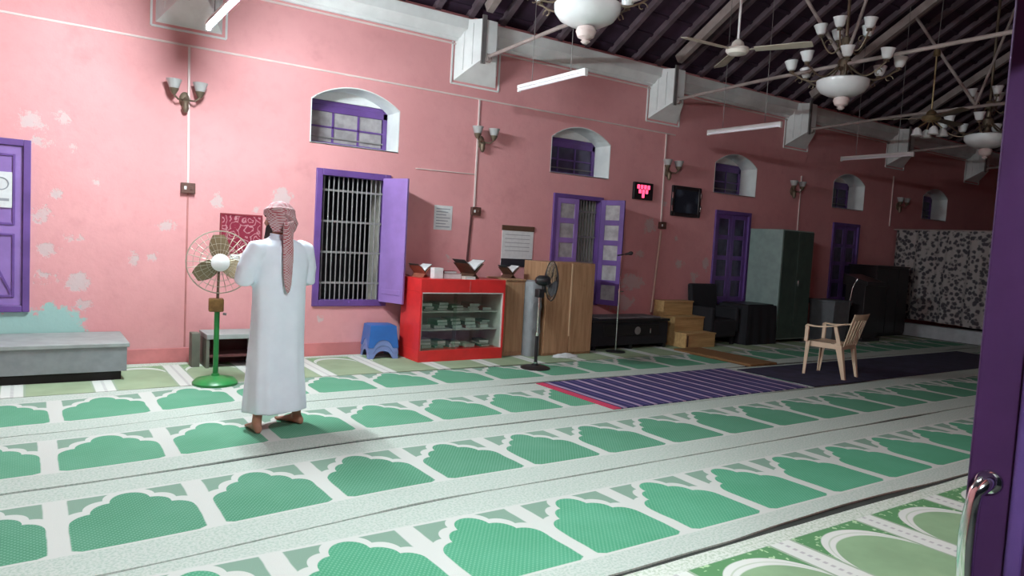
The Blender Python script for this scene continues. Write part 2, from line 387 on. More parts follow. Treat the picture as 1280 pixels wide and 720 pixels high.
def tag(o, label, cat=None, group=None, kind=None):
    o['label'] = label
    if cat: o['category'] = cat
    if group: o['group'] = group
    if kind: o['kind'] = kind
    return o
def thing(name, label, cat, loc=(0,0,0), rz=0.0, group=None, kind=None):
    o = bpy.data.objects.new(name, None); COL.objects.link(o); o.empty_display_size = 0.1
    o.location = loc; o.rotation_euler = (0, 0, rz)
    if kind: o['kind'] = kind
    if label: o['label'] = label
    if cat: o['category'] = cat
    if group: o['group'] = group
    return o
def inst(me, name, parent, loc=(0,0,0), rot=(0,0,0)):
    o = bpy.data.objects.new(name, me); COL.objects.link(o); o.parent = parent; o.location = loc; o.rotation_euler = rot; return o
def copy_tree(o, parent=None):
    c = o.copy(); COL.objects.link(c); c.parent = parent
    for ch in list(o.children): copy_tree(ch, c)
    return c
def axis_matrix(d):
    return Vector(d).normalized().to_track_quat('Z', 'Y').to_matrix()

# ------------------------------------------------------------------ STRUCTURE
XL, XR = -3.6, 20.4
WT = 0.55                                   # wall thickness
# floor
f = MB().box(XL-0.5, XR+0.5, -2.5, WY+WT, -0.2, 0.0).build('floor', M_floor, smooth=0); f['kind'] = 'structure'; f['label'] = 'dark cement floor under the prayer carpets'
# long wall with lower windows and arched vents
WINC = [3.25+BAY*k for k in range(5)]        # window axes
LOWER = [(-0.92, 0.05, 0.56, 2.18)]+[(c-0.46, c+0.47, 0.60, 2.21) for c in WINC]
VENTS = [(c-0.55, c+0.56, 2.50, 3.00, 3.19) for c in WINC]
def build_wall():
    W = MB(); Y0, Y1 = WY, WY+WT; ZT = 4.34
    cuts = [XL-0.5]
    for i, (a, b, z0, z1) in enumerate(LOWER):
        lo, hi = (a, b) if i == 0 else (VENTS[i-1][0], VENTS[i-1][1])
        W.cur = 0
        W.box(cuts[-1], lo, Y0, Y1, 0, ZT)
        W.box(lo, hi, Y0, Y1, 0, z0)
        if i == 0:
            W.box(lo, hi, Y0, Y1, z1, ZT)
        else:
            if lo < a: W.box(lo, a, Y0, Y1, z0, z1)
            if b < hi: W.box(b, hi, Y0, Y1, z0, z1)
            va, vb, vz0, vz1, vz2 = VENTS[i-1]
            W.box(lo, hi, Y0, Y1, z1, vz0)
            n = 14; R = ((vb-va)**2/4+(vz2-vz1)**2)/(2*(vz2-vz1)); cx = (va+vb)/2; cz = vz2-R
            xs = [va+(vb-va)*k/n for k in range(n+1)]; zs = [cz+math.sqrt(max(0, R*R-(x-cx)**2)) for x in xs]
            for k in range(n):
                W.hexa([(xs[k],Y0,zs[k]),(xs[k+1],Y0,zs[k+1]),(xs[k+1],Y1,zs[k+1]),(xs[k],Y1,zs[k]),
                        (xs[k],Y0,ZT),(xs[k+1],Y0,ZT),(xs[k+1],Y1,ZT),(xs[k],Y1,ZT)])
        cuts.append(hi)
    W.box(cuts[-1], XR+0.5, Y0, Y1, 0, ZT)
    o = W.build('wall_back', M_wall, smooth=0); o['kind'] = 'structure'; o['label'] = 'long pink limewashed wall with peeling paint'
    return o
wall_back = build_wall()
# whitewashed linings of the vents and cream linings of the windows (thin plaster skins, parts of the wall)
for i, (va, vb, z0, z1, z2) in enumerate(VENTS):
    L = MB(); n = 14; R = ((vb-va)**2/4+(z2-z1)**2)/(2*(z2-z1)); cx = (va+vb)/2; cz = z2-R
    path = [(va, z0), (va, z1)]+[(va+(vb-va)*k/n, cz+math.sqrt(max(0, R*R-(va+(vb-va)*k/n-cx)**2))) for k in range(1, n)]+[(vb, z1), (vb, z0)]
    t = 0.012; inn = []
    for (px, pz) in path:
        d = Vector((cx-px, (z0+z1)/2-pz)).normalized(); inn.append((px+d.x*t if px in (va, vb) else px, pz if pz == z0 else pz-t))
    for k in range(len(path)-1):
        p, q, r_, s_ = path[k], path[k+1], inn[k+1], inn[k]
        Y0, Y1 = WY-0.002, WY+WT
        L.hexa([(p[0],Y0,p[1]),(q[0],Y0,q[1]),(r_[0],Y0,r_[1]),(s_[0],Y0,s_[1]),(p[0],Y1,p[1]),(q[0],Y1,q[1]),(r_[0],Y1,r_[1]),(s_[0],Y1,s_[1])])
    L.box(va, vb, WY+0.34, WY+0.40, 3.055, z2+0.005)      # tympanum over the vent frame
    L.box(va, vb, WY, WY+WT, z0-0.012, z0+0.004)
    L.build('vent_lining', M_white, wall_back, smooth=0)
for (a, b, z0, z1) in LOWER[1:]:
    L = MB(); Y0, Y1 = WY+0.10, WY+WT
    L.box(b-0.012, b, Y0, Y1, z0, z1).box(a, a+0.012, Y0, Y1, z0, z1).box(a, b, Y0, Y1, z1-0.012, z1).box(a, b, Y0, Y1, z0, z0+0.012)
    L.build('window_lining', M_cream, wall_back, smooth=0)
# outer darkness behind the openings: yard wall a little way off
yw = MB().box(XL, XR, WY+2.6, WY+2.7, -0.2, 3.6).build('wall_yard', mat('yard_plaster', (0.10, 0.10, 0.10), 0.9), smooth=0); yw['kind'] = 'structure'; yw['label'] = 'dim yard wall seen through the barred windows'
# other walls
w = MB().box(XL-0.5, XL, -0.25, WY, 0, 4.34).build('wall_left', M_wall, smooth=0); w['kind'] = 'structure'; w['label'] = 'pink end wall beside the shuttered window'
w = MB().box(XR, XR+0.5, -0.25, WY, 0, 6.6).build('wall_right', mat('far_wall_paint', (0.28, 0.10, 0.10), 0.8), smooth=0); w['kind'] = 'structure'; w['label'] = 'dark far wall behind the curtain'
FY0, FY1 = -0.25, 0.12
w = MB().box(XL-0.5, -1.35, FY0, FY1, 0, 4.34).box(2.02, XR+0.5, FY0, FY1, 0, 4.34).box(-1.35, 2.02, FY0, FY1, 2.35, 4.34)
w = w.build('wall_front', mat('front_wall_pink', (0.72, 0.24, 0.23), 0.75, var=0.12, scale=1.2), smooth=0); w['kind'] = 'structure'; w['label'] = 'entrance wall with the doorway'
for nm, X in (('wall_gable_near', XL-0.25), ):
    g = MB().prism([(FY0, 4.34), (WY, 4.34), (4.15, 6.85)], 0, XL-0.5, XL).build('wall_gable', M_wall, smooth=0); g['kind'] = 'structure'; g['label'] = 'pink gable above the end wall'

# cornice with corbels under the roof trusses
trim = MB()
prof = [(WY, 3.99), (WY-0.03, 3.99), (WY-0.035, 4.02), (WY-0.06, 4.03), (WY-0.10, 4.10), (WY-0.14, 4.13), (WY-0.15, 4.26), (WY, 4.26)]
trim.prism(prof, 0, XL, XR)
trim = trim.build('trim_1', M_white, smooth=25); trim['kind'] = 'structure'; trim['label'] = 'white moulded cornice along the top of the pink wall'
TRX = [1.40, 4.85, 8.30, 11.75, 15.20, 18.65]
def corbel_mesh(c):
    m = MB()
    m.hexa([(c-0.32,WY,3.50),(c-0.11,WY-0.31,3.745),(c+0.11,WY-0.31,3.745),(c+0.32,WY,3.50),(c-0.32,WY,4.25),(c-0.11,WY-0.31,4.25),(c+0.11,WY-0.31,4.25),(c+0.32,WY,4.25)])
    for k in (0.33, 0.66):      # vertical reeds on the splayed cheeks
        for s in (-1, 1):
            x = c+s*(0.32-0.21*k); y = WY-0.31*k; m.beam((x, y, 3.56+0.2*k), (x, y, 4.2), 0.016, 0.016, (1,0,0))
    return m
for c in TRX:
    b = corbel_mesh(c).build('corbel', M_white, trim, smooth=0)
    bd = MB()
    for s in (-1, 1): bd.beam((c+s*0.36, WY-0.008, 3.46), (c+s*0.36, WY-0.008, 3.98), 0.02, 0.016, (0,1,0))
    bd.beam((c-0.36, WY-0.008, 3.46), (c+0.36, WY-0.008, 3.46), 0.02, 0.016, (0,1,0))
    bd.build('bead', M_white, trim, smooth=0)
    MB().box(c-0.115, c-0.055, WY-0.325, WY-0.30, 3.70, 4.30).build('iron_strap', M_iron, trim, smooth=0)
MB().beam((XL, WY-0.008, 3.955), (XR, WY-0.008, 3.955), 0.016, 0.02).build('bead', M_conduit, trim, smooth=0)
# low skirting line of the wall
bb = MB()
bb.box(XL, XR, WY-0.012, WY, 0.0, 0.16)
bb = bb.build('baseboard_back', mat('skirting_pink', (0.60, 0.20, 0.20), 0.7, var=0.15, scale=3), bev=0.004); bb['kind'] = 'structure'; bb['label'] = 'darker pink skirting along the wall foot'

# roof: two boarded slopes with rafters, trusses
SL = 0.60; RIDGE = 4.15
def zr(y): return 4.42+SL*(8.25-abs(y-RIDGE)-RIDGE)
ce = MB()
for (ya, yb) in ((WY+0.7, RIDGE), (RIDGE, -0.7)):
    za, zb = zr(ya), zr(yb)
    ce.hexa([(XL-0.6,ya,za),(XR+0.6,ya,za),(XR+0.6,yb,zb),(XL-0.6,yb,zb),(XL-0.6,ya,za+0.08),(XR+0.6,ya,za+0.08),(XR+0.6,yb,zb+0.08),(XL-0.6,yb,zb+0.08)])
ceil = ce.build('ceiling', M_roof, smooth=0); ceil['kind'] = 'structure'; ceil['label'] = 'dark boarded pitched roof with exposed rafters'
rm = MB().beam((0, WY+0.4, zr(WY+0.4)-0.045), (0, RIDGE, zr(RIDGE)-0.045), 0.075, 0.09).mesh('rafter', M_rafter, 0)
rm2 = MB().beam((0, 0.0, zr(0.0)-0.045), (0, RIDGE, zr(RIDGE)-0.045), 0.075, 0.09).mesh('rafter', M_rafter, 0)
x = XL+0.1
while x < XR:
    inst(rm, 'rafter', ceil, (x, 0, 0)); inst(rm2, 'rafter', ceil, (x, 0, 0)); x += 0.485
bt = MB().beam((XL, 0, 0), (XR, 0, 0), 0.05, 0.025).mesh('batten', M_roof, 0)
for k in range(14):
    for s in (-1, 1):
        y = RIDGE+s*(0.15+k*0.30); inst(bt, 'batten', ceil, (0, y, zr(y)-0.012), (s*math.atan(-SL), 0, 0))
def truss_part(c):
    t = thing('roof_truss', None, None); t.parent = ceil
    MB().beam((c, WY-0.25, zr(WY-0.25)-0.16), (c, RIDGE, zr(RIDGE)-0.16), 0.09, 0.13).build('principal_rafter', M_beam, t, smooth=0)
    MB().beam((c, 0.15, zr(0.15)-0.16), (c, RIDGE, zr(RIDGE)-0.16), 0.09, 0.13).build('principal_rafter', M_beam, t, smooth=0)
    MB().tube([(c, WY-0.30, 3.80), (c, 6.5, 3.86), (c, 3.4, 3.90), (c, 0.10, 3.84)], 0.024, 8).build('tie_rod', M_beam, t)
    MB().tube([(c, 5.24, 3.90), (c, 6.30, zr(6.30)-0.10)], 0.024, 8).build('strut', M_beam, t)
    MB().tube([(c, 5.24, 3.90), (c, 4.40, zr(4.40)-0.12)], 0.020, 8).build('strut', M_beam, t)
    MB().tube([(c, 3.06, 3.90), (c, 2.00, zr(2.00)-0.10)], 0.024, 8).build('strut', M_beam, t)
    MB().beam((c, WY-0.33, 3.74), (c, WY-0.02, 4.30), 0.06, 0.06).build('foot_block', M_beam, t, smooth=0)
for c in TRX: truss_part(c)

# ------------------------------------------------------------------ windows
def bars(parent, a, b, z0, z1, y, n=13, hz=4, r=0.008, mat_=None):
    vm = MB().tube([(0,0,z0), (0,0,z1)], r, 6).mesh('bar', mat_ or M_bar)
    hm = MB().box(a, b, -0.006, 0.006, -0.012, 0.012).mesh('cross_bar', mat_ or M_bar, 0)
    for k in range(n): inst(vm, 'bar', parent, (a+(b-a)*(k+0.5)/n, y, 0))
    for k in range(hz): inst(hm, 'cross_bar', parent, (0, y, z0+(z1-z0)*(k+0.55)/hz))
def frame_mesh(a, b, z0, z1, w_, y0, y1):
    m = MB(); m.box(a, a+w_, y0, y1, z0, z1).box(b-w_, b, y0, y1, z0, z1).box(a+w_, b-w_, y0, y1, z1-w_, z1).box(a+w_, b-w_, y0, y1, z0, z0+w_); return m
WN = [0]
def wnd(label):
    WN[0] += 1
    return thing('window_%d' % WN[0], label, None, kind='structure')
def shutter_leaf(parent, hinge, outer, z0, z1, matl, glazed=0):
    h = Vector((hinge[0], hinge[1], 0)); o_ = Vector((outer[0], outer[1], 0)); L = (o_-h).length; a = math.atan2(o_.y-h.y, o_.x-h.x)
    sh = bpy.data.objects.new('shutter', None); COL.objects.link(sh); sh.parent = parent; sh.location = h; sh.rotation_euler = (0, 0, a)
    t = 0.032
    if not glazed:
        p = MB().box(0, L, -t/2, t/2, z0, z1)
        p = p.build('leaf', matl, sh, bev=0.004)
        MB().box(0.05, L-0.05, -t/2-0.006, -t/2, z0+0.10, z0+0.16).box(0.05, L-0.05, t/2, t/2+0.014, z0+0.10, z0+0.18).box(0.05, L-0.05, t/2, t/2+0.014, z1-0.18, z1-0.10).build('ledge', matl, sh, bev=0.003)
    else:
        s = 0.075; fr = frame_mesh(0, L, z0, z1, s, -t/2, t/2); step = (z1-z0-s)/glazed
        for k in range(1, glazed): fr.box(s, L-s, -t/2, t/2, z0+k*step, z0+k*step+s)
        fr.build('leaf', matl, sh, bev=0.003)
        for k in range(glazed):
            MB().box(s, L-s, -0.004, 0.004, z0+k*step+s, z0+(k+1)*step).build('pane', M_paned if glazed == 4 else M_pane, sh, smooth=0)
    return sh
# left shuttered window (closed)
a, b, z0, z1 = LOWER[0]
W0 = wnd('closed purple shuttered window with white notice above grey bench')
frame_mesh(a, b, z0, z1, 0.06, WY-0.035, WY+0.06).build('frame', M_purple, W0, bev=0.005)
for (xa, xb) in ((a+0.06, (a+b)/2-0.003), ((a+b)/2+0.003, b-0.06)):
    lf = MB().box(xa, xb, WY-0.01, WY+0.02, z0+0.06, z1-0.06).build('shutter_leaf', M_purple2, W0, bev=0.003)
    for (pz0, pz1) in ((z0+0.14, z0+0.74), (z0+0.82, z1-0.14)):
        MB2 = frame_mesh(xa+0.06, xb-0.06, pz0, pz1, 0.022, WY-0.022, WY-0.008); MB2.build('moulding', M_purple, lf, bev=0.003)
    MB().beam((xa+0.08, WY-0.014, z0+0.16), ((xa+xb)/2, WY-0.014, z0+0.46), 0.02, 0.012, (0,1,0)).beam(((xa+xb)/2, WY-0.014, z0+0.46), (xb-0.08, WY-0.014, z0+0.16), 0.02, 0.012, (0,1,0)).build('brace', M_purple, lf, smooth=0)
# window 2: barred, lilac shutter standing open
a, b, z0, z1 = LOWER[1]
W1 = wnd('barred window with purple frame and open lilac shutter')
frame_mesh(a, b, z0, z1, 0.075, WY-0.03, WY+0.09).build('frame', M_purple, W1, bev=0.005)
bars(W1, a+0.09, b-0.075, z0+0.075, z1-0.075, WY+0.05, 13, 4)
shutter_leaf(W1, (b-0.10, WY-0.045), (3.765, 7.83), z0+0.06, z1-0.05, M_purple2)
MB().box(a+0.075, a+0.105, WY+0.09, WY+0.46, z0+0.08, z1-0.08).build('shutter', M_purple, W1, bev=0.004)
# window 3: left leaf glazed and closed, right leaf open
a, b, z0, z1 = LOWER[2]
W2 = wnd('barred window with glazed purple leaves behind the plywood cupboard')
frame_mesh(a, b, z0, z1, 0.06, WY-0.03, WY+0.09).build('frame', M_purple, W2, bev=0.005)
bars(W2, a+0.48, b-0.06, z0+0.06, z1-0.06, WY+0.06, 7, 4, mat_=M_iron)
shutter_leaf(W2, (a+0.06, WY-0.005), (a+0.47, WY-0.005), z0+0.06, z1-0.06, M_purple2, glazed=5)
shutter_leaf(W2, (b-0.05, WY-0.045), (7.25, 7.84), 0.62, z1-0.04, M_purple, glazed=5)
# windows 4, 5, 6: closed glazed leaves
WL = ['closed purple glazed window between dark framed picture and steel cupboard', 'dark purple glazed window beyond the steel cupboard', 'dim purple window behind the leafy curtain']
for i in (3, 4, 5):
    a, b, z0, z1 = LOWER[i]
    W = wnd(WL[i-3])
    frame_mesh(a, b, z0, z1, 0.06, WY-0.03, WY+0.09).build('frame', M_purple, W, bev=0.005)
    mid = (a+b)/2
    shutter_leaf(W, (a+0.06, WY+0.02), (mid-0.004, WY+0.02), z0+0.06, z1-0.06, M_purple, glazed=4)
    shutter_leaf(W, (mid+0.004, WY+0.02), (b-0.06, WY+0.02), z0+0.06, z1-0.06, M_purple, glazed=4)
# vents
VL = ['arched vent above the barred window, frosted panes in purple frame', 'arched vent above the glazed window beside the chandelier bay', 'arched vent between the sconces, right of the dark picture', 'arched vent above the dark window past the steel cupboard', 'arched vent high behind the leafy curtain']
for i, (va, vb, z0, z1, z2) in enumerate(VENTS):
    W = wnd(VL[i]); y = WY+0.34; zt = 3.05
    frame_mesh(va+0.013, vb-0.013, z0+0.005, zt, 0.055, y, y+0.05).box(va+0.013, vb-0.013, y, y+0.05, zt-0.13, zt-0.055).build('frame', M_purple, W, bev=0.003)
    pa, pb, pz0, pz1 = va+0.068, vb-0.068, z0+0.06, zt-0.13
    for k in (1, 2): MB().box(pa+(pb-pa)*k/3-0.012, pa+(pb-pa)*k/3+0.012, y+0.005, y+0.045, pz0, pz1).build('mullion', M_purple, W, smooth=0)
    MB().box(pa, pb, y+0.005, y+0.045, (pz0+pz1)/2-0.01, (pz0+pz1)/2+0.01).build('transom', M_purple, W, smooth=0)
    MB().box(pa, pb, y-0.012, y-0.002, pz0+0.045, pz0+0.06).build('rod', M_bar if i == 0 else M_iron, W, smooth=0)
    for k in range(3):
        for j in range(2):
            MB().box(pa+(pb-pa)*k/3+0.012, pa+(pb-pa)*(k+1)/3-0.012, y+0.02, y+0.026, pz0+(pz1-pz0)*j/2, pz0+(pz1-pz0)*(j+1)/2).build('pane', M_pane if i == 0 else M_paned, W, smooth=0)

# ------------------------------------------------------------------ entrance door leaf at the right
D = thing('door_1', 'violet entrance door leaf standing open with chrome pull handle', None, kind='structure')
fe = Vector((1.70, 0.70)); hg = Vector((1.96, 0.135)); ang = math.atan2(hg.y-fe.y, hg.x-fe.x); L = (hg-fe).length
D.location = (fe.x, fe.y, 0); D.rotation_euler = (0, 0, ang)     # local x runs from the free edge to the hinge; camera side is -y
s = 0.078
fr = frame_mesh(0, L, 0.02, 2.25, s, -0.022, 0.022); fr.box(s, L-s, -0.022, 0.022, 0.95, 1.07)
fr.build('leaf_frame', M_purpled, D, bev=0.003)
for (pz0, pz1) in ((0.02+s, 0.95), (1.07, 2.25-s)):
    MB().box(s, L-s, -0.010, 0.010, pz0, pz1).build('panel', M_purpled, D, smooth=0)
frame_mesh(s-0.002, L-s+0.002, 0.02+s-0.002, 2.25-s+0.002, 0.03, -0.036, -0.020).build('moulding', M_purplel, D, bev=0.006)
hz = 1.048
hd = MB(); hx = 0.036
hd.lathe([(0.0, 0), (0.026, 0.0), (0.027, 0.006), (0.022, 0.014), (0.0, 0.016)], 20, (hx, -0.022, hz), Matrix.Rotation(math.radians(90), 3, 'X'))
path = []; rad = []
for k in range(15):
    t = k/14
    if t < 0.3:
        u = t/0.3; path.append((hx-0.004-0.020*u**1.5, -0.030-0.036*math.sin(u*math.pi/2), hz+0.004-0.022*u*u)); rad.append(0.020-0.006*u)
    else:
        u = (t-0.3)/0.7; path.append((hx-0.024-0.006*math.sin(u*math.pi), -0.066, hz-0.018-0.22*u)); rad.append(0.0135+0.003*math.sin(u*math.pi))
path += [(hx-0.014, -0.05, hz-0.262), (hx-0.004, -0.028, hz-0.270)]; rad += [0.013, 0.018]
hd.tube(path, rad, 12)
hd.build('pull_handle', M_chrome, D, smooth=60, label='chrome pull handle')
jb = frame_mesh(-1.35, 2.02, -0.1, 2.35, 0.07, -0.12, 0.10).build('door_frame', M_purpled, None, bev=0.004)
jb.name = 'trim_2'; jb['kind'] = 'structure'; jb['label'] = 'violet door frame around the entrance'

# ------------------------------------------------------------------ carpets
def lin(c, d=0.0):
    """seam line: y = c far along, easing down by d towards the left end"""
    def fn(x):
        g = max(0.0, min(1.15, (2.2-x)/2.2)); return c-d*g*g*(3-2*g) if g < 1 else c-d*g
    return fn
def carpet(label, x0, x1, lo, hi, material, u0, group=None, voff=0.0, z=0.0, th=ZC, seed=0, wav=0.010, name='prayer_carpet', cat='carpet', lift=0.012, gp=0.10):
    nx = max(2, int((x1-x0)/0.12)); ny = 10
    def edge(x, s): return wav*(noise.noise((x*0.9, seed*7.3+s*3.1, 0.0))+0.5*noise.noise((x*2.7, seed*3.3+s*5.7, 2.0)))
    def gap(x, s): return max(0.0, noise.noise((x*0.45+1.7, seed*4.1+s*9.2, 5.0))-0.06)
    top = []; bot = []; uv = []
    for i in range(nx+1):
        x = x0+(x1-x0)*i/nx; yl = lo(x)
        ya = yl+0.008+edge(x, 0)+gp*gap(x, 0); yb = hi(x)-0.008+edge(x, 1)-gp*gap(x, 1)
        for j in range(ny+1):
            t = j/ny; t = 0.5-0.5*math.cos(math.pi*t)
            y = ya+(yb-ya)*t
            e = max(0.0, 1-abs(y-ya)/0.10)**2*gap(x, 0)+max(0.0, 1-abs(y-yb)/0.10)**2*gap(x, 1)
            zz = z+th+lift*e*1.5
            top.append((x, y, zz)); bot.append((x, y, z+0.0005+lift*e*1.2)); uv.append((x-u0, y-yl+voff))
    m = MB(); n = ny+1; k = len(top); m.v = top+bot; uv = uv+uv
    for i in range(nx):
        for j in range(ny):
            a = i*n+j; m.f.append((a, a+n, a+n+1, a+1)); m.f.append((k+a, k+a+1, k+a+n+1, k+a+n))
    for i in range(nx):
        a = i*n; m.f.append((a, k+a, k+a+n, a+n)); a = i*n+ny; m.f.append((a, a+n, k+a+n, k+a))
    for j in range(ny):
        a = j; m.f.append((a, a+1, k+a+1, k+a)); a = nx*n+j; m.f.append((a, k+a, k+a+1, a+1))
    m.mi = [0]*len(m.f)
    o = m.build(name, material, smooth=50)
    ul = o.data.uv_layers.new(name='UVMap')
    for lp in o.data.loops: ul.data[lp.index].uv = uv[lp.vertex_index]
    tag(o, label, cat, group)
    return o
GR = 'green arch-patterned prayer carpets laid in rows'
A1 = carpet_arch('arch_carpet_pile')
A2 = carpet_arch('arch_carpet_pile_faded', green=(0.088, 0.275, 0.165))
A3 = carpet_arch('arch_carpet_pile_dull', green=(0.072, 0.235, 0.140))
sE, sA, sB, sC, sD = lin(2.33), lin(3.50, 0.17), lin(4.77, 0.22), lin(6.05, 0.31), lin(7.05, 0.09)
XE = 14.95
carpet('bright green arch carpet row beside the older entrance carpet', XL, XE, sE, sA, A1, 1.61, GR, 0.09, seed=1)
carpet('green arch carpet row between the entrance row and the man\'s row', XL, XE, sA, sB, A3, 2.145, GR, seed=2)
carpet('green arch carpet row the man stands on, running under rug', XL, XE, sB, sC, A2, 2.14, GR, seed=3, lift=0.0)
carpet('faded green arch carpet row with the pedestal fans on it', XL, 7.95, sC, sD, A2, 0.21, GR, seed=4, lift=0.0)
carpet('dim green arch carpet beyond the brown board and plastic chair', 8.62, XE, sC, sD, A2, 0.21, GR, seed=5, lift=0.0)
O1 = carpet_old('old_carpet_pile', 0.78, 0.0, 1.0)
O2 = carpet_old('old_carpet_pile_faded', 0.67, 0.0, 1.16, (0.27, 0.34, 0.22), (0.22, 0.34, 0.19))
carpet('worn olive green carpet strip along the foot of pink wall', XL, XE, sD, lin(WY-0.015), O2, 1.27, 'older pale carpets', seed=6, wav=0.006, lift=0.0)
carpet('older pale green medallion carpet inside the entrance door', XL, XE, lin(1.20), lin(2.31), O1, 3.27, 'older pale carpets', -0.10, seed=7)
carpet('older pale green carpet strip against the entrance wall', XL, XE, lin(0.14), lin(1.19), O1, 3.27, 'older pale carpets', -0.03, seed=8)
RZ0 = ZC
carpet('blue and lilac striped floor rug with red end band', 4.47, 7.45, lin(4.80), lin(6.02), stripe_rug_mat(), 4.47, None, z=RZ0+0.001, th=0.008, seed=11, name='striped_rug', cat='rug', lift=0.0, gp=0.0)
carpet('plain dark navy floor rug under the plastic chair', 7.55, 13.4, lin(4.78), lin(5.90), mat('navy_rug', (0.018, 0.016, 0.045), 0.95, var=0.3), 7.55, None, z=RZ0+0.001, th=0.008, seed=12, name='navy_rug', cat='rug', lift=0.0, gp=0.0)
tag(MB().box(8.00, 8.56, 6.02, 7.40, 0.002, 0.035).build('floor_board', M_brownw, bev=0.006), 'flat brown wooden board lying on floor before wooden steps', 'board')
RUGZ = RZ0+0.009

# ------------------------------------------------------------------ lights
def make_tube_light(lit, label, x, y, z):
    t = thing('tube_light', label, 'tube light', (x, y, z), group='fluorescent tubes hung across the bays')
    MB().box(-0.025, 0.025, -0.61, 0.61, 0.010, 0.048).build('batten_box', M_fixture, t, bev=0.004)
    for s in (-1, 1):
        MB().box(-0.02, 0.02, s*0.60-0.012, s*0.60+0.012, -0.03, 0.04).build('lamp_holder', M_fixture, t, bev=0.003)
        MB().tube([(0, s*0.35, 0.06), (0, s*0.35, zr(y+s*0.35)-z-0.098)], 0.004, 5).build('chain', M_iron, t)
    MB().tube([(0, -0.59, -0.005), (0, 0.59, -0.005)], 0.017, 12).build('tube', lit, t)
    return t
def lit_mat(name, p):
    m, nt_, b_ = newmat(name); b_.inputs['Base Color'].default_value = (1, 1, 1, 1); b_.inputs['Emission Color'].default_value = TUBE_COL; b_.inputs['Emission Strength'].default_value = p; return m
make_tube_light(lit_mat('lit_fluorescent', TUBE_POWER), 'glowing fluorescent tube hanging beside the wall sconce', 1.35, 6.44, 3.25)
make_tube_light(M_tube_off, 'unlit fluorescent tube hanging below the chandelier near cornice', 4.745, 6.45, 3.25)
make_tube_light(M_tube_off, 'unlit fluorescent tube hanging past the white ceiling fan', 8.14, 6.56, 3.19)
make_tube_light(M_tube_off, 'dim unlit tube hanging deep in the hall', 11.535, 6.58, 3.19)
make_tube_light(lit_mat('lit_fluorescent_fill', FILL_TUBE_POWER), 'added fill fluorescent tube hanging over the entrance carpets', 1.835, 2.3, 3.25)  # out-of-view tube added to light the foreground carpet and the man's back

pc = MB().box(-3.5, 4.2, -2.6, -0.25, 2.86, 2.96).build('ceiling_added_slab', M_white, smooth=0); pc['kind'] = 'structure'; pc['label'] = 'added slab outside the entrance carrying the fill lamp'  # unseen slab, added only to hold the fill lamp
pl = thing('added_fill_light', 'added white fill lamp under the added slab outside entrance', 'lamp', (-0.1, -1.2, 2.86))  # unseen lamp added to brighten the door leaf and the man's back
MB().box(-0.32, 0.32, -0.04, 0.04, -0.05, 0.0).build('batten_box', M_fixture, pl, bev=0.004)
MB().tube([(-0.30, 0, -0.07), (0.30, 0, -0.07)], 0.016, 12).build('tube', lit_mat('lit_fill_tube', FILL_LAMP_POWER), pl)

def bell(r, h):
    return [(0.25*r, 0), (0.55*r, 0.10*h), (0.72*r, 0.35*h), (0.80*r, 0.6*h), (0.98*r, 0.95*h), (r, h), (0.94*r, h), (0.76*r, 0.6*h), (0.66*r, 0.35*h), (0.45*r, 0.14*h), (0.02, 0.12*h)]
def make_chandelier():
    c = thing('chandelier', '', 'chandelier')     # origin at the bowl centre
    MB().lathe([(0.02, 2.35), (0.02, 0.62), (0.05, 0.60), (0.06, 0.52), (0.03, 0.47), (0.035, 0.36), (0.075, 0.33), (0.08, 0.24), (0.04, 0.20), (0.05, 0.10), (0.02, 0.05)], 14).build('stem', M_bronze, c)
    MB().lathe([(0.04, -0.11), (0.16, -0.10), (0.25, -0.055), (0.30, 0.01), (0.305, 0.075), (0.285, 0.09), (0.28, 0.075), (0.27, 0.01), (0.2, -0.04), (0.05, -0.08)], 28).build('bowl', M_shade, c)
    MB().lathe([(0.02, -0.27), (0.045, -0.25), (0.03, -0.235), (0.075, -0.21), (0.095, -0.16), (0.085, -0.125), (0.05, -0.11), (0.0, -0.105)], 18).build('finial', mat('opal_pink_glass', (0.60, 0.50, 0.48), 0.3), c)
    sh = MB().lathe(bell(0.082, 0.125), 16).mesh('shade', M_shade)
    def arm_mesh(r, zs, z1, dip):
        P = []
        for k in range(13):
            t = k/12; rr = 0.05+(r-0.05)*t
            P.append((rr, 0, zs+(z1-zs)*t**2-dip*math.sin(math.pi*min(1, t*1.02))))
        P.append((r, 0, z1+0.02))
        m = MB().tube(P, 0.010, 7); m.lathe([(0.0, z1), (0.034, z1+0.005), (0.03, z1+0.03), (0.0, z1+0.035)], 10, (r, 0, 0))
        sc = [(r-0.10+0.05*math.cos(a)*(1-a/7), 0, z1-dip*0.6+0.05*math.sin(a)*(1-a/7)) for a in [0.35*q for q in range(16)]]
        m.tube(sc, 0.006, 6)
        return m.mesh('arm', M_bronze)
    for (n, r, zs, z1, dip, ph) in ((8, 0.60, 0.28, 0.19, 0.17, 0.2), (5, 0.29, 0.52, 0.62, 0.12, 0.5)):
        am = arm_mesh(r, zs, z1, dip)
        for k in range(n):
            a = ph+2*math.pi*k/n
            o = inst(am, 'arm', c, (0,0,0), (0,0,a))
            s_ = inst(sh, 'shade', o, (r, 0, z1+0.03), (0, math.radians(6), 0))
    return c
CH0 = make_chandelier(); CG = 'brass chandeliers with opal glass shades'
CL = [((4.24, 5.26, 3.60), 'large opal bowl chandelier hanging over striped rug end'), ((8.32, 5.25, 3.60), 'chandelier with opal shades hanging between the two ceiling fans'), ((12.3, 5.28, 3.44), 'dim far chandelier beyond the brass ceiling fan')]
for i, (p, lab) in enumerate(CL):
    o = CH0 if i == 0 else copy_tree(CH0)
    o.location = p; o.rotation_euler = (0, 0, 0.4*i); o['label'] = lab; o['group'] = CG

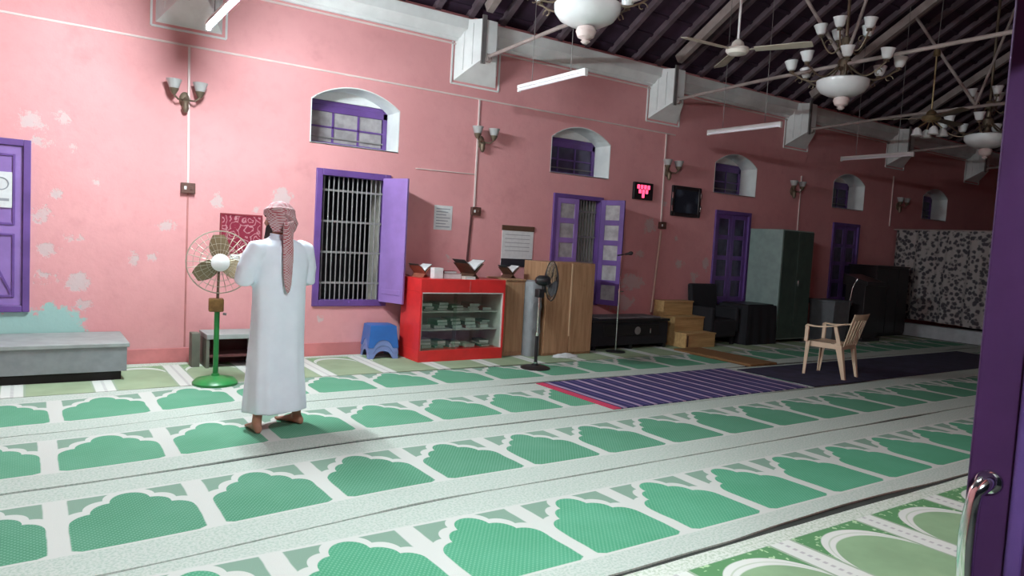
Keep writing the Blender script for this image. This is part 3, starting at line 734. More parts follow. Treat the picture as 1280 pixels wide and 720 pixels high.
def make_ceiling_fan(label, loc, rz, m_body, m_blade, m_rod, rodlen, lamps=False, r=0.76):
    c = thing('ceiling_fan', label, 'ceiling fan', loc, rz)
    MB().tube([(0,0,0.07), (0,0,rodlen)], 0.013, 8).build('rod', m_rod, c)
    MB().lathe([(0.0, -0.055), (0.035, -0.05), (0.10, -0.035), (0.125, -0.005), (0.12, 0.025), (0.07, 0.045), (0.06, 0.085), (0.045, 0.10), (0.02, 0.12), (0.0, 0.125)], 22).build('motor', m_body, c)
    MB().lathe([(0.0, rodlen-0.10), (0.05, rodlen-0.09), (0.04, rodlen-0.01), (0.0, rodlen)], 14).build('canopy', m_body, c)
    bl = MB()
    bl.box(0.09, 0.20, -0.018, 0.018, 0.0, 0.006)
    n = 9; ring = []
    for k in range(n):
        t = k/(n-1); x = 0.18+(r-0.18)*t; wd = 0.052+0.018*t; tw = 0.16
        e = 1.0 if t < 0.95 else 0.75
        ring.append([(x, -wd*e, -0.0+wd*tw), (x, wd*e, 0.0-wd*tw), (x, wd*e, 0.006-wd*tw), (x, -wd*e, 0.006+wd*tw)])
    bl.loft(ring)
    bm_ = bl.mesh('blade', m_blade)
    for k in range(3): inst(bm_, 'blade', c, (0,0,0.0), (0,0,2*math.pi*k/3))
    if lamps:
        for k in range(4):
            a = math.pi/4+k*math.pi/2
            MB().tube([(0.05*math.cos(a), 0.05*math.sin(a), -0.05), (0.12*math.cos(a), 0.12*math.sin(a), -0.10), (0.16*math.cos(a), 0.16*math.sin(a), -0.14)], 0.009, 6).build('lamp_arm', M_brass, c)
            MB().lathe([(0.02, 0), (0.05, -0.03), (0.07, -0.09), (0.075, -0.11), (0.066, -0.10), (0.045, -0.03), (0.0, -0.012)], 14).build('lamp_shade', M_shade, c, (0.16*math.cos(a), 0.16*math.sin(a), -0.13))
    return c
def rod_to_roof(y, z): return zr(y)-z-0.02
make_ceiling_fan('white three-bladed ceiling fan on long white rod', (6.34, 5.26, 3.67), math.radians(55), M_fanw, M_fanb, M_fixture, rod_to_roof(5.26, 3.67))
tf = make_ceiling_fan('brass ceiling fan with small glass lamp shades', (10.45, 5.22, 3.52), math.radians(-3), M_brass, M_bronze, M_brass, 0.95, True)
MB().tube([(0,0,0.95), (0.02,-0.05,rod_to_roof(5.22, 3.52))], 0.006, 6).build('hanger_wire', M_iron, tf)

# wall sconces
def make_sconce(label):
    c = thing('wall_sconce', label, 'wall lamp')     # origin on the wall, -y into the room
    MB().lathe([(0.0, 0), (0.05, 0.0), (0.055, 0.012), (0.03, 0.03), (0.0, 0.035)], 16, (0,0,-0.04), Matrix.Rotation(math.radians(90), 3, 'X') @ Matrix.Diagonal((1, 1.5, 1))).build('backplate', M_bronze, c)
    MB().lathe([(0.0, -0.13), (0.02, -0.12), (0.035, -0.08), (0.03, -0.04), (0.04, -0.01), (0.02, 0.02), (0.0, 0.03)], 12, (0,-0.06,-0.05)).build('centre_drop', M_bronze, c)
    for s in (-1, 1):
        a = MB().tube([(0,-0.04,-0.02), (s*0.03,-0.08,-0.05), (s*0.08,-0.12,-0.055), (s*0.12,-0.13,-0.02), (s*0.125,-0.13,0.01)], 0.010, 7)
        a.lathe([(0.0,-0.02),(0.02,-0.015),(0.045,0.03),(0.05,0.045),(0.0,0.04)], 12, (s*0.125,-0.13,0.0))
        a = a.build('arm', M_bronze, c)
        MB().lathe(bell(0.075, 0.10), 16).build('shade', mat('dusty_opal', (0.42, 0.42, 0.42), 0.4), a, (s*0.125, -0.13, 0.035))
    return c
SG = 'twin-cup wall sconces along the pink wall'
S0 = None
for (px, py, lab) in ((231, 113, 'twin-cup bronze sconce beside the glowing tube light'), (601, 168, 'twin-cup bronze sconce above the red cabinet'), (834, 207, 'twin-cup bronze sconce above the red digital clock'), (990, 232, 'dim twin-cup sconce above the steel cupboard'), (1122, 252, 'dim sconce at the curtain end of wall')):
    X, Z = onwall(px, py)
    if S0 is None: S0 = make_sconce(lab); o = S0
    else: o = copy_tree(S0)
    o.location = (X, WY, Z-0.06); o['label'] = lab; o['group'] = SG
# conduits
tag(MB().box(XL, 8.6, WY-0.018, WY, 3.31, 3.33).build('wiring_conduit', M_conduit, bev=0.003), 'long pale horizontal wiring conduit high on pink wall', 'conduit')
def drop(pts, lab, w_=0.022):
    m = MB()
    for (p, q) in zip(pts[:-1], pts[1:]): m.beam((p[0], WY-0.009, p[1]), (q[0], WY-0.009, q[1]), w_, 0.018, (0,1,0))
    tag(m.build('wiring_conduit', M_conduit, bev=0.002), lab, 'conduit')
drop([(1.40, 3.31), (1.42, 1.90)], 'pale vertical conduit running down past the first sconce')
drop([(4.93, 3.31), (4.93, 1.90)], 'pale vertical conduit behind the sconce above red cabinet')
drop([(4.05, 2.33), (4.91, 2.34)], 'short thin horizontal conduit below second sconce', 0.012)
drop([(8.40, 3.31), (8.41, 1.92)], 'pale vertical conduit between digital clock and dark picture')
drop([(12.0, 3.0), (12.0, 1.95)], 'dim vertical conduit above the steel cupboard')
drop([(15.2, 3.3), (15.2, 2.25)], 'dim vertical conduit at the curtain end')
m = MB().beam((1.425, WY-0.006, 1.80), (1.43, WY-0.006, 0.17), 0.016, 0.012, (0,1,0)); tag(m.build('wiring_conduit', mat('dull_red_conduit', (0.45, 0.17, 0.16), 0.6)), 'dull red thin conduit running down to the floor behind fan', 'conduit')
m = MB().beam((4.90, WY-0.008, 1.80), (4.86, WY-0.008, 1.02), 0.028, 0.016, (0,1,0)); tag(m.build('wiring_conduit', mat('dark_conduit', (0.12, 0.05, 0.05), 0.5)), 'dark vertical conduit dropping behind the book stand', 'conduit')
for (x, z, lab) in ((1.42, 1.855, 'small brown switch box on conduit beside first sconce'), (4.95, 1.855, 'small brown switch box above the red cabinet'), (8.43, 1.87, 'small dark switch box below the dark picture')):
    t = thing('switch_box', lab, 'switch', (x, WY, z), group='brown switch boxes')
    MB().box(-0.07, 0.07, -0.05, 0, -0.055, 0.055).build('box', M_brownbox, t, bev=0.006)
    for s in (-1, 1): MB().box(s*0.03-0.012, s*0.03+0.012, -0.060, -0.05, -0.018, 0.018).build('rocker', M_brownbox if s > 0 else M_fixture, t, bev=0.003)

# ------------------------------------------------------------------ things on the wall
def wall_rect(px0, py0, px1, py1):
    X0, Z1 = onwall(px0, py0); X1, Z0 = onwall(px1, py1); return X0, X1, Z0, Z1
X0, X1, Z0, Z1 = -0.34, -0.095, 1.54, 1.87
P = thing('paper_notice', 'white paper notice with dark ring on purple shutter', 'notice', ((X0+X1)/2, WY-0.026, Z0))
MB().box(-(X1-X0)/2, (X1-X0)/2, -0.002, 0, 0, Z1-Z0).build('sheet', M_paper, P, smooth=0)
MB().tube([(0.035+0.06*math.cos(a), -0.003, 0.22+0.055*math.sin(a)) for a in [2*math.pi*k/24 for k in range(24)]], 0.006, 5, closed=True).build('ring_mark', M_inkg, P)
MB().box(-0.08, 0.10, -0.003, -0.002, 0.06, 0.085).build('text_line', M_inkg, P, smooth=0)
X0, X1, Z0, Z1 = wall_rect(275, 266, 326, 318)
P = thing('wall_hanging', 'dark red calligraphy hanging with pale loops behind the man', 'wall hanging', ((X0+X1)/2, WY-0.012, Z0))
MB().box(-(X1-X0)/2, (X1-X0)/2, -0.006, 0.006, 0, Z1-Z0).build('cloth', M_poster, P, smooth=0)
frame_mesh(-(X1-X0)/2, (X1-X0)/2, 0, Z1-Z0, 0.02, -0.012, 0.008).build('border', mat('maroon_border', (0.22, 0.015, 0.03), 0.7), P, bev=0.003)
X0, X1, Z0, Z1 = wall_rect(543, 256, 564, 288)
P = thing('paper_notice', 'pale printed sheet on wall above the red cabinet', 'notice', ((X0+X1)/2, WY-0.003, Z0))
MB().box(-(X1-X0)/2, (X1-X0)/2, -0.003, 0, 0, Z1-Z0).build('sheet', M_paper, P, smooth=0)
for k in range(7): MB().box(-(X1-X0)/2+0.03, (X1-X0)/2-0.03-0.03*(k % 3), -0.0035, -0.003, Z1-Z0-0.05-0.038*k, Z1-Z0-0.038-0.038*k).build('text_line', M_inkg, P, smooth=0)
X0, X1, Z0, Z1 = wall_rect(628, 282, 664, 334)
P = thing('wall_calendar', 'white wall calendar with dark top and bottom strips', 'calendar', ((X0+X1)/2, WY-0.004, Z0))
hw, hh = (X1-X0)/2, Z1-Z0
MB().box(-hw, hw, -0.006, 0, 0, hh).build('sheet', M_paper, P, smooth=0)
MB().box(-hw-0.01, hw+0.01, -0.014, 0, hh-0.06, hh+0.01).build('top_strip', mat('brown_strip', (0.10, 0.05, 0.03), 0.6), P, bev=0.003)
MB().box(-hw, hw, -0.008, -0.006, 0.0, 0.11).build('bottom_strip', M_inkd, P, smooth=0)
for k in range(5): MB().box(-hw+0.05, hw-0.06, -0.007, -0.006, hh-0.12-0.055*k, hh-0.112-0.055*k).build('text_line', M_inkg, P, smooth=0)
# digital clock with red seven-segment rows
X0, X1, Z0, Z1 = wall_rect(791, 227, 813, 251)
P = thing('digital_clock', 'black digital clock with glowing red digits on pink wall', 'clock', ((X0+X1)/2, WY-0.002, Z0)); hw, hh = (X1-X0)/2, Z1-Z0
MB().box(-hw, hw, -0.045, 0, 0, hh).build('case', M_black, P, bev=0.006)
def seg8(m, x, z, w_, h_, t=0.013):
    y0, y1 = -0.049, -0.045
    for zz in (z, z+h_/2-t/2, z+h_-t): m.box(x, x+w_, y0, y1, zz, zz+t)
    for xx in (x, x+w_-t):
        m.box(xx, xx+t, y0, y1, z+t, z+h_/2-t/2); m.box(xx, xx+t, y0, y1, z+h_/2+t/2, z+h_-t)
for (n, zz) in ((4, 0.165), (3, 0.095), (1, 0.03)):
    for k in range(n):
        m = MB(); seg8(m, -0.035*n*1.0+k*0.072, zz, 0.048, 0.06); m.build('digit', M_led, P, smooth=0)
X0, X1, Z0, Z1 = 8.60, 9.28, 2.04, 2.53
P = thing('framed_picture', 'dark framed picture with ornate silver-touched frame on wall', 'picture', ((X0+X1)/2, WY-0.002, Z0)); hw, hh = (X1-X0)/2, Z1-Z0
MB().box(-hw+0.05, hw-0.05, -0.02, 0, 0.05, hh-0.05).build('picture', pattern_mat('dark_print', (0.06, 0.07, 0.10), (0.020, 0.022, 0.035), 5, 0.1, 0.6), P, smooth=0)
frame_mesh(-hw, hw, 0, hh, 0.06, -0.04, 0).build('frame', M_darkframe, P, bev=0.012)
for (x, z) in ((-hw+0.01, 0.12), (-hw+0.01, 0.33), (hw-0.01, 0.15), (hw-0.01, 0.36)): MB().box(x-0.012, x+0.012, -0.046, -0.03, z-0.05, z+0.05).build('silver_corner', M_chrome, P, bev=0.003)

# ------------------------------------------------------------------ furniture along the wall
# grey bench / platform at left
B = thing('grey_platform', 'long low grey wooden bench under the purple shuttered window', 'bench', (-1.2, 7.82, ZC))
MB().box(-2.0, 2.02, -0.40, 0.41, 0.31, 0.345).build('top_board', M_greyt, B, bev=0.004)
MB().box(-1.98, 2.0, -0.385, -0.36, 0.085, 0.31).build('front_panel', M_grey, B, bev=0.003)
MB().box(1.975, 2.0, -0.36, 0.40, 0.085, 0.31).build('side_panel', M_grey, B, bev=0.003)
MB().box(-1.98, 1.9, 0.30, 0.32, 0.02, 0.31).build('back_panel', M_grey, B, smooth=0)
for x in (-1.9, 0.0, 1.93):
    for y in (-0.30, 0.30): MB().box(x-0.03, x+0.03, y-0.03, y+0.03, 0, 0.31).build('leg', M_dark, B, smooth=0)
# small grey shelf box behind the green fan
MB().box(-1.97, 1.90, -0.34, -0.32, 0, 0.31).build('toe_shade_board', M_dark, B, smooth=0)  # black board standing in for the shade in the gap under the bench
B = thing('low_shelf', 'small grey open shelf box on floor behind green fan', 'shelf', (1.80, 7.98, ZC))
MB().box(-0.24, 0.28, -0.20, 0.20, 0.30, 0.35).build('top', M_greyt, B, bev=0.004)
MB().box(-0.24, -0.21, -0.19, 0.19, 0, 0.30).build('side', mat('olive_grey', (0.14, 0.15, 0.12), 0.6), B, smooth=0)
MB().box(0.25, 0.28, -0.19, 0.19, 0, 0.30).build('side', M_grey, B, smooth=0)
MB().box(-0.21, 0.25, 0.16, 0.19, 0, 0.30).build('back', mat('maroon_back', (0.10, 0.03, 0.03), 0.7), B, smooth=0)
MB().box(-0.21, 0.25, -0.18, 0.16, 0.11, 0.13).build('shelf', mat('maroon_back', (0.10, 0.03, 0.03), 0.7), B, smooth=0)
tag(MB().box(1.44, 1.52, 7.90, 8.05, ZC, 0.36).build('upright_panel', mat('olive_grey', (0.14, 0.15, 0.12), 0.6), bev=0.004), 'narrow olive grey upright panel beside the low shelf', 'panel')

def pedestal_guard(parent, r, depth, m_wire, nring=5, nsp=28):
    """guard around local +y axis centred at origin; front towards -y"""
    fr = MB()
    def ring(rr, y, th): fr.tube([(rr*math.cos(a), y, rr*math.sin(a)) for a in [2*math.pi*k/36 for k in range(36)]], th, 5, closed=True)
    ring(r, 0, 0.006)
    for k in range(1, nring): ring(r*k/nring, -depth*(1-(k/nring)**2), 0.0018); ring(r*k/nring, depth*(1-(k/nring)**2), 0.0018)
    for k in range(nsp):
        a = 2*math.pi*k/nsp
        for s in (-1, 1): fr.tube([(r*q*math.cos(a), s*depth*(1-q*q), r*q*math.sin(a)) for q in (0.12, 0.35, 0.6, 0.8, 0.93, 1.0)], 0.0016, 4, caps=False)
    return fr.build('guard', m_wire, parent)
def fan_blades(parent, r, m_, n=3, ph=0.0):
    b = MB(); rg = []
    for k in range(8):
        t = k/7; x = 0.04+(r-0.04)*t; wd = 0.03+0.055*math.sin(math.pi*min(1, 0.15+0.75*t)); tw = 0.5*(1-0.5*t)
        rg.append([(x, -wd*tw-0.002, -wd), (x, wd*tw-0.002, wd), (x, wd*tw+0.002, wd), (x, -wd*tw+0.002, -wd)])
    b.loft(rg); me = b.mesh('blade', m_)
    for k in range(n): inst(me, 'blade', parent, (0,0,0), (0, ph+2*math.pi*k/n, 0))
# green pedestal fan
F = thing('pedestal_fan', 'old pedestal fan with green base, pole and wire guard', 'fan', (1.49, 7.02, ZC), math.radians(-10))
MB().lathe([(0.0, 0), (0.20, 0.0), (0.20, 0.02), (0.17, 0.05), (0.08, 0.07), (0.04, 0.08), (0.03, 0.10), (0.0, 0.10)], 28).build('base', M_green, F)
MB().tube([(0,0,0.08), (0,0,0.68)], 0.024, 12).build('pole', M_green, F)
MB().tube([(0,0,0.66), (0.005,0,1.10)], 0.013, 10).build('upper_pole', M_bronze, F)
MB().box(-0.075, 0.055, -0.06, 0.06, 0.68, 0.80).build('collar_box', M_rust, F, bev=0.012, label='rusty brown collar box')
MB().tube([(0.05,-0.02,0.66), (0.08,-0.02,0.655)], 0.012, 8).build('clamp_screw', M_iron, F)
H = bpy.data.objects.new('fan_head', None); COL.objects.link(H); H.parent = F; H.location = (0.01, -0.06, 1.14)
pedestal_guard(H, 0.285, 0.085, M_wire)
fan_blades(H, 0.25, M_gblade, 3, 0.45)
MB().lathe([(0.0, -0.005), (0.075, 0.0), (0.08, 0.012), (0.05, 0.025), (0.0, 0.028)], 20, (0,-0.085,0), Matrix.Rotation(math.radians(90), 3, 'X')).build('hub_badge', M_fixture, H, label='round white hub badge')
MB().lathe([(0.0, 0), (0.06, 0.005), (0.075, 0.04), (0.07, 0.14), (0.03, 0.17), (0.0, 0.172)], 18, (0,0.02,0), Matrix.Rotation(math.radians(-90), 3, 'X')).build('motor', M_iron, H)
MB().box(0.09, 0.19, 0.10, 0.14, -0.03, 0.07).build('speed_box', M_fixture, H, bev=0.008)

# blue plastic stools, stacked
def make_stool(m_):
    t = thing('plastic_stool', '', 'stool')
    MB().lathe([(0.0, 0.0)]*0+[(0.0, 0.375), (0.12, 0.375), (0.165, 0.368), (0.175, 0.35), (0.165, 0.345), (0.0, 0.36)], 4, (0,0,0), Matrix.Rotation(math.radians(45), 3, 'Z')).build('seat', m_, t, bev=0.01)
    S = math.sqrt(2)*0.5
    for k in range(4):
        a = k*math.pi/2; m = MB()
        # one flared side panel with an arched opening
        n = 12; top, bot = [], []
        for q in range(n+1):
            u = -1+2*q/n; arch = 0.0 if abs(u) > 0.62 else 0.13*math.sqrt(max(0, 1-(u/0.62)**2))
            def P(u_, z): hwz = 0.130+(0.36-z)/0.36*0.022; return (u_*hwz, -hwz, z)
            top.append(P(u, 0.36)); bot.append(P(u, arch))
        m.v = top+bot+[(p[0]*0.96, p[1]+0.006, p[2]) for p in top]+[(p[0]*0.96, p[1]+0.006, p[2]) for p in bot]
        N_ = n+1
        for q in range(n):
            m.f += [(q, N_+q, N_+q+1, q+1), (2*N_+q, 2*N_+q+1, 3*N_+q+1, 3*N_+q), (N_+q, 3*N_+q, 3*N_+q+1, N_+q+1), (q, q+1, 2*N_+q+1, 2*N_+q)]
        m.mi = [0]*len(m.f); m.build('side', m_, t, rot=(0,0,a))
    return t
for k, (mt, lab) in enumerate(((M_bluel, 'faded blue plastic stool at the bottom of the stack'), (M_bluel, 'faded blue plastic stool in the middle of the stack'), (M_blue, 'bright blue plastic stool on top of the stack'))):
    st_ = make_stool(mt); st_.location = (3.57, 8.02, ZC+0.065*k); st_.rotation_euler = (0, 0, math.radians(-8)); st_.scale = (1.20, 1.20, 0.72)
    st_['label'] = lab; st_['group'] = 'stacked blue stools'

# red glass-fronted cabinet
CX0, CX1, CY0, CY1 = 3.83, 5.01, 7.50, 8.02
C = thing('display_cabinet', 'red laminate display cabinet with sliding glass front', 'cabinet', (CX0, CY0, ZC)); Wc, Dc, Hc = CX1-CX0, CY1-CY0, 0.985
MB().box(0, Wc, 0, Dc, 0, 0.135).build('plinth', M_red, C, bev=0.004)
MB().box(0, Wc, 0, Dc, Hc-0.16, Hc).build('top_box', M_red, C, bev=0.004)
MB().box(0, 0.022, 0, Dc, 0.135, Hc-0.16).build('side_panel', M_red, C, smooth=0)
MB().box(Wc-0.022, Wc, 0, Dc, 0.135, Hc-0.16).build('side_panel', M_red, C, smooth=0)
MB().box(0.022, 0.034, 0.01, Dc-0.012, 0.135, Hc-0.16).box(Wc-0.034, Wc-0.022, 0.01, Dc-0.012, 0.135, Hc-0.16).build('lining', M_redi, C, smooth=0)
MB().box(0.022, Wc-0.022, Dc-0.012, Dc, 0.135, Hc-0.16).build('back_panel', M_redi, C, smooth=0)
for z in (0.355, 0.575): MB().box(0.034, Wc-0.034, 0.10, Dc-0.012, z, z+0.014).build('shelf', M_redi, C, smooth=0)
for (xa, xb, y) in ((0.03, 0.50, 0.012), (0.46, Wc-0.03, 0.028)):
    MB().box(xa, xb, y, y+0.005, 0.137, Hc-0.162).build('glass_door', M_cabglass, C, smooth=0)
MB().box(0.03, Wc-0.03, 0.004, 0.04, Hc-0.172, Hc-0.16).build('rail', M_fixture, C, smooth=0)
MB().box(Wc*0.56, Wc*0.56+0.008, -0.004, 0.0, Hc-0.15, Hc-0.02).build('seam_strip', mat('dull_red', (0.5, 0.1, 0.1), 0.5), C, smooth=0)
# books lying and standing on its shelves
bcols = [(0.02, 0.10, 0.07), (0.26, 0.03, 0.05), (0.55, 0.52, 0.46), (0.03, 0.05, 0.05), (0.05, 0.16, 0.11), (0.36, 0.33, 0.30), (0.16, 0.02, 0.03), (0.70, 0.68, 0.62)]
bnames = ['dark green', 'crimson', 'cream', 'black', 'bottle green', 'grey', 'maroon', 'white']
bm_mats = [mat('book_cover_%d' % i, c, 0.5) for i, c in enumerate(bcols)]
def book(label, loc, dims, mi, rot=(0,0,0), group=None, name='book'):
    w_, d_, h_ = dims
    t = thing(name, label, 'book', loc); t.rotation_euler = rot
    if group: t['group'] = group
    c = MB(); c.box(-w_/2, w_/2, -d_/2, d_/2, 0, 0.003).box(-w_/2, w_/2, -d_/2, d_/2, h_-0.003, h_).box(-w_/2, -w_/2+0.003, -d_/2, d_/2, 0.003, h_-0.003)
    c.build('cover', bm_mats[mi], t, smooth=0)
    MB().box(-w_/2+0.003, w_/2-0.004, -d_/2+0.004, d_/2-0.004, 0.003, h_-0.003).build('pages', M_paper, t, smooth=0)
    return t
rnd = random.Random(5)
shelves = [(0.135, 'bottom'), (0.369, 'middle'), (0.589, 'top')]
for (z, nm) in shelves:
    x = CX0+0.10; pile = 0
    while x < CX1-0.22:
        wd = rnd.uniform(0.14, 0.2); n = rnd.choice([1, 2, 3, 3]); zz = z+ZC
        pile += 1; green = x < CX0+0.62
        for k in range(n):
            h = rnd.uniform(0.022, 0.045); mi = rnd.choice([0, 3, 4, 0, 5]) if green else rnd.choice([1, 6, 2, 3, 7, 2])
            pos = ('the only one' if n == 1 else ['lowest', 'second', 'third'][k])+' of the %s pile from the shutter' % ['first', 'second', 'third', 'fourth', 'fifth', 'sixth'][pile-1]
            book('%s book, %s cabinet shelf, %s' % (bnames[mi], nm, pos), (x+wd/2+rnd.uniform(-.01, .01), CY0+0.27+rnd.uniform(-.02, .02), zz), (wd*0.8, 0.22, h), mi, (0,0,rnd.uniform(-.12, .12)), 'books on the %s shelf of the red cabinet' % nm)
            zz += h+0.0005
        x += wd+0.03
# things on top of the red cabinet
TOP = ZC+Hc
def rehal(label, loc, rz, sc=1.0, openbook=True, mt=None):
    t = thing('book_stand', label, 'book stand', loc, rz)
    for s in (-1, 1):
        MB().hexa([(-s*0.075*sc,-0.13*sc,0.0),(-s*0.055*sc,-0.13*sc,0.0),(-s*0.055*sc,0.13*sc,0.0),(-s*0.075*sc,0.13*sc,0.0),
                   (s*0.125*sc,-0.13*sc,0.19*sc),(s*0.145*sc,-0.13*sc,0.19*sc),(s*0.145*sc,0.13*sc,0.19*sc),(s*0.125*sc,0.13*sc,0.19*sc)]).build('leg_panel', mt or M_bookw, t, smooth=0)
    return t
def open_book(label, loc, rz, sc=1.0, tilt=0.72):
    t = thing('open_book', label, 'book', loc, rz)
    for s in (-1, 1):
        m = MB(); n = 6; up, lo = [], []
        for k in range(n+1):
            u = k/n; x = s*u*0.17*sc; z = u*0.17*sc*tilt+0.022*sc*math.sin(math.pi*min(1, u*1.1+0.05))
            up.append((x, z)); lo.append((x, u*0.17*sc*tilt))
        m.prism(up+lo[::-1], 1, -0.11*sc, 0.11*sc); m.build('page_block', M_paper, t)
        MB().hexa([(0,-0.115*sc,-0.006),(s*0.175*sc,-0.115*sc,0.175*sc*tilt-0.006),(s*0.175*sc,0.115*sc,0.175*sc*tilt-0.006),(0,0.115*sc,-0.006),
                   (0,-0.115*sc,-0.001),(s*0.175*sc,-0.115*sc,0.175*sc*tilt-0.001),(s*0.175*sc,0.115*sc,0.175*sc*tilt-0.001),(0,0.115*sc,-0.001)]).build('cover', bm_mats[3], t, smooth=0)
    return t
rehal('dark wooden folding book stand on red cabinet top', (4.62, 7.78, TOP), math.radians(12), 1.0)
open_book('open book lying on the dark wooden book stand', (4.62, 7.78, TOP+0.100), math.radians(12), 1.0, 0.78)
rehal('small wooden book stand at the shutter end of cabinet', (3.98, 7.84, TOP), math.radians(20), 0.72, mt=wood_mat('red_wood', (0.22, 0.06, 0.04), (0.32, 0.10, 0.06), 0.5, axis=0))
open_book('small open book tilted on the small wooden stand', (3.98, 7.84, TOP+0.074), math.radians(20), 0.70, 0.72)
bx = thing('white_box', 'white paper box standing on red cabinet', 'box', (4.09, 7.62, TOP))
MB().box(-0.06, 0.06, -0.05, 0.05, 0, 0.12).build('body', M_paper, bx, bev=0.003)
MB().box(-0.061, 0.061, -0.051, 0.051, 0.10, 0.128).build('lid', M_fixture, bx, bev=0.002)
b1 = book('thick grey book lying beside the white box', (4.29, 7.68, TOP), (0.26, 0.17, 0.062), 5, (0,0,0.06), 'books on top of the red cabinet')
book('red book lying on the thick grey book', (4.27, 7.69, TOP+0.063), (0.19, 0.14, 0.03), 1, (0,0,0.12), 'books on top of the red cabinet')
book('slim pale book lying next to the book stand', (4.505, 7.582, TOP), (0.14, 0.14, 0.035), 2, (0,0,-0.05), 'books on top of the red cabinet')

# plywood units right of the red cabinet
P = thing('narrow_cupboard', 'narrow brown wooden cupboard beside the red cabinet', 'cupboard', (5.10, 7.63, ZC))
MB().box(0, 0.30, 0, 0.46, 0, 0.97).build('carcass', M_ply, P, bev=0.004)
MB().box(-0.006, 0.306, -0.012, 0.466, 0.97, 0.995).build('top', M_ply, P, bev=0.004)
MB().box(0.012, 0.288, -0.014, 0.0, 0.05, 0.95).build('door', M_ply, P, bev=0.003)
rehal('dark wooden book stand on the narrow cupboard', (5.28, 7.86, ZC+0.995), math.radians(10), 0.72)
open_book('open dark-backed book on the narrow cupboard stand', (5.28, 7.86, ZC+0.995+0.074), math.radians(10), 0.70, 0.75)
P = thing('floor_speaker', 'grey rounded upright speaker box beside plywood cupboard', 'speaker', (5.50, 7.62, ZC))
pr = []
for k in range(24):
    a = 2*math.pi*k/24; c_, s_ = math.cos(a), math.sin(a); pr.append((0.105*math.copysign(abs(c_)**0.55, c_), 0.14*math.copysign(abs(s_)**0.55, s_)))
MB().loft([[(p[0]*q, p[1]*q, z) for p in pr] for (z, q) in ((0, 0.97), (0.02, 1), (0.93, 1), (0.97, 0.9), (0.985, 0.6))]).build('shell', M_grey, P)
for z in (0.32, 0.66): MB().lathe([(0.0, 0), (0.07, 0.0), (0.072, 0.008), (0.06, 0.010), (0.0, 0.004)], 20, (0,-0.139,z), Matrix.Rotation(math.radians(90), 3, 'X')).build('cone', M_grey, P)
P = thing('plywood_cupboard', 'tall brown plywood cupboard with two doors under window', 'cupboard', (5.63, 7.50, ZC))
MB().box(0, 0.83, 0, 0.5, 0, 1.235).build('carcass', M_ply, P, bev=0.004)
for (xa, xb) in ((0.012, 0.415), (0.435, 0.82)): MB().box(xa, xb, -0.016, 0.0, 0.03, 1.215).build('door', M_ply, P, bev=0.003)
MB().box(0.413, 0.437, -0.020, 0.0, 0.25, 1.225).build('cover_strip', M_plyl, P, bev=0.002)
MB().box(0.0, 0.16, -0.022, -0.016, 0.80, 1.235).build('patch_panel', M_plyl, P, bev=0.002, label='paler wood panel piece')
# crumpled white cloth
m = MB(); ringz = []
for i in range(9):
    t = i/8; rr = []
    for k in range(20):
        a = 2*math.pi*k/20; r = (0.17*(1-t**1.6)+0.002)*(1+0.35*noise.noise((2*math.cos(a), 2*math.sin(a), t*3)))
        rr.append((r*math.cos(a)*1.2, r*math.sin(a)*0.6, 0.05*t+0.012*noise.noise((5*math.cos(a), 5*math.sin(a), t*4+3))*(1 if i else 0)))
    ringz.append(rr)
m.loft(ringz); tag(m.build('crumpled_cloth', M_paper, loc=(5.92, 7.36, ZC+0.001), smooth=60), 'crumpled white cloth on carpet before the plywood cupboard', 'cloth')
# black pedestal fan
F = thing('pedestal_fan', 'black pedestal fan with round black base facing along wall', 'fan', (5.01, 6.78, ZC))
MB().lathe([(0.0, 0), (0.175, 0.0), (0.175, 0.012), (0.14, 0.028), (0.05, 0.04), (0.03, 0.06), (0.0, 0.06)], 28).build('base', M_black, F)
MB().tube([(0,0,0.05), (0,0,0.40)], 0.019, 12).build('lower_pole', M_black, F)
MB().tube([(0,0,0.40), (0,0,0.92)], 0.013, 12).build('chrome_pole', M_chrome, F, label='chrome upper pole')
MB().tube([(0,0,0.385), (0,0,0.425)], 0.024, 12).tube([(0,0,0.045), (0,0,0.075)], 0.025, 12).build('collar', M_chrome, F)
MB().box(-0.04, 0.04, -0.045, 0.045, 0.84, 0.94).build('control_box', M_black, F, bev=0.01)
ax = Vector((0.94, -0.33, 0)); H = bpy.data.objects.new('fan_head', None); COL.objects.link(H); H.parent = F; H.location = (0.13, -0.045, 1.04); H.rotation_euler = (0, 0, math.atan2(ax.y, ax.x)+math.pi/2)
pedestal_guard(H, 0.235, 0.07, M_black, 6, 36)
fan_blades(H, 0.20, mat('dark_blade', (0.05, 0.05, 0.055), 0.4), 3, 0.2)
MB().lathe([(0.0, 0), (0.05, 0.0), (0.062, 0.03), (0.06, 0.12), (0.035, 0.16), (0.0, 0.165)], 18, (0,0.03,0), Matrix.Rotation(math.radians(-90), 3, 'X')).build('motor', M_black, H)
MB().tube([(0,0.08,-0.14), (0,0.10,-0.02)], 0.02, 8).build('tilt_neck', M_black, H)
MB().lathe([(0.0, 0), (0.045, 0.0), (0.045, 0.01), (0.0, 0.012)], 16, (0,-0.068,0), Matrix.Rotation(math.radians(90), 3, 'X')).build('hub_cap', M_black, H)
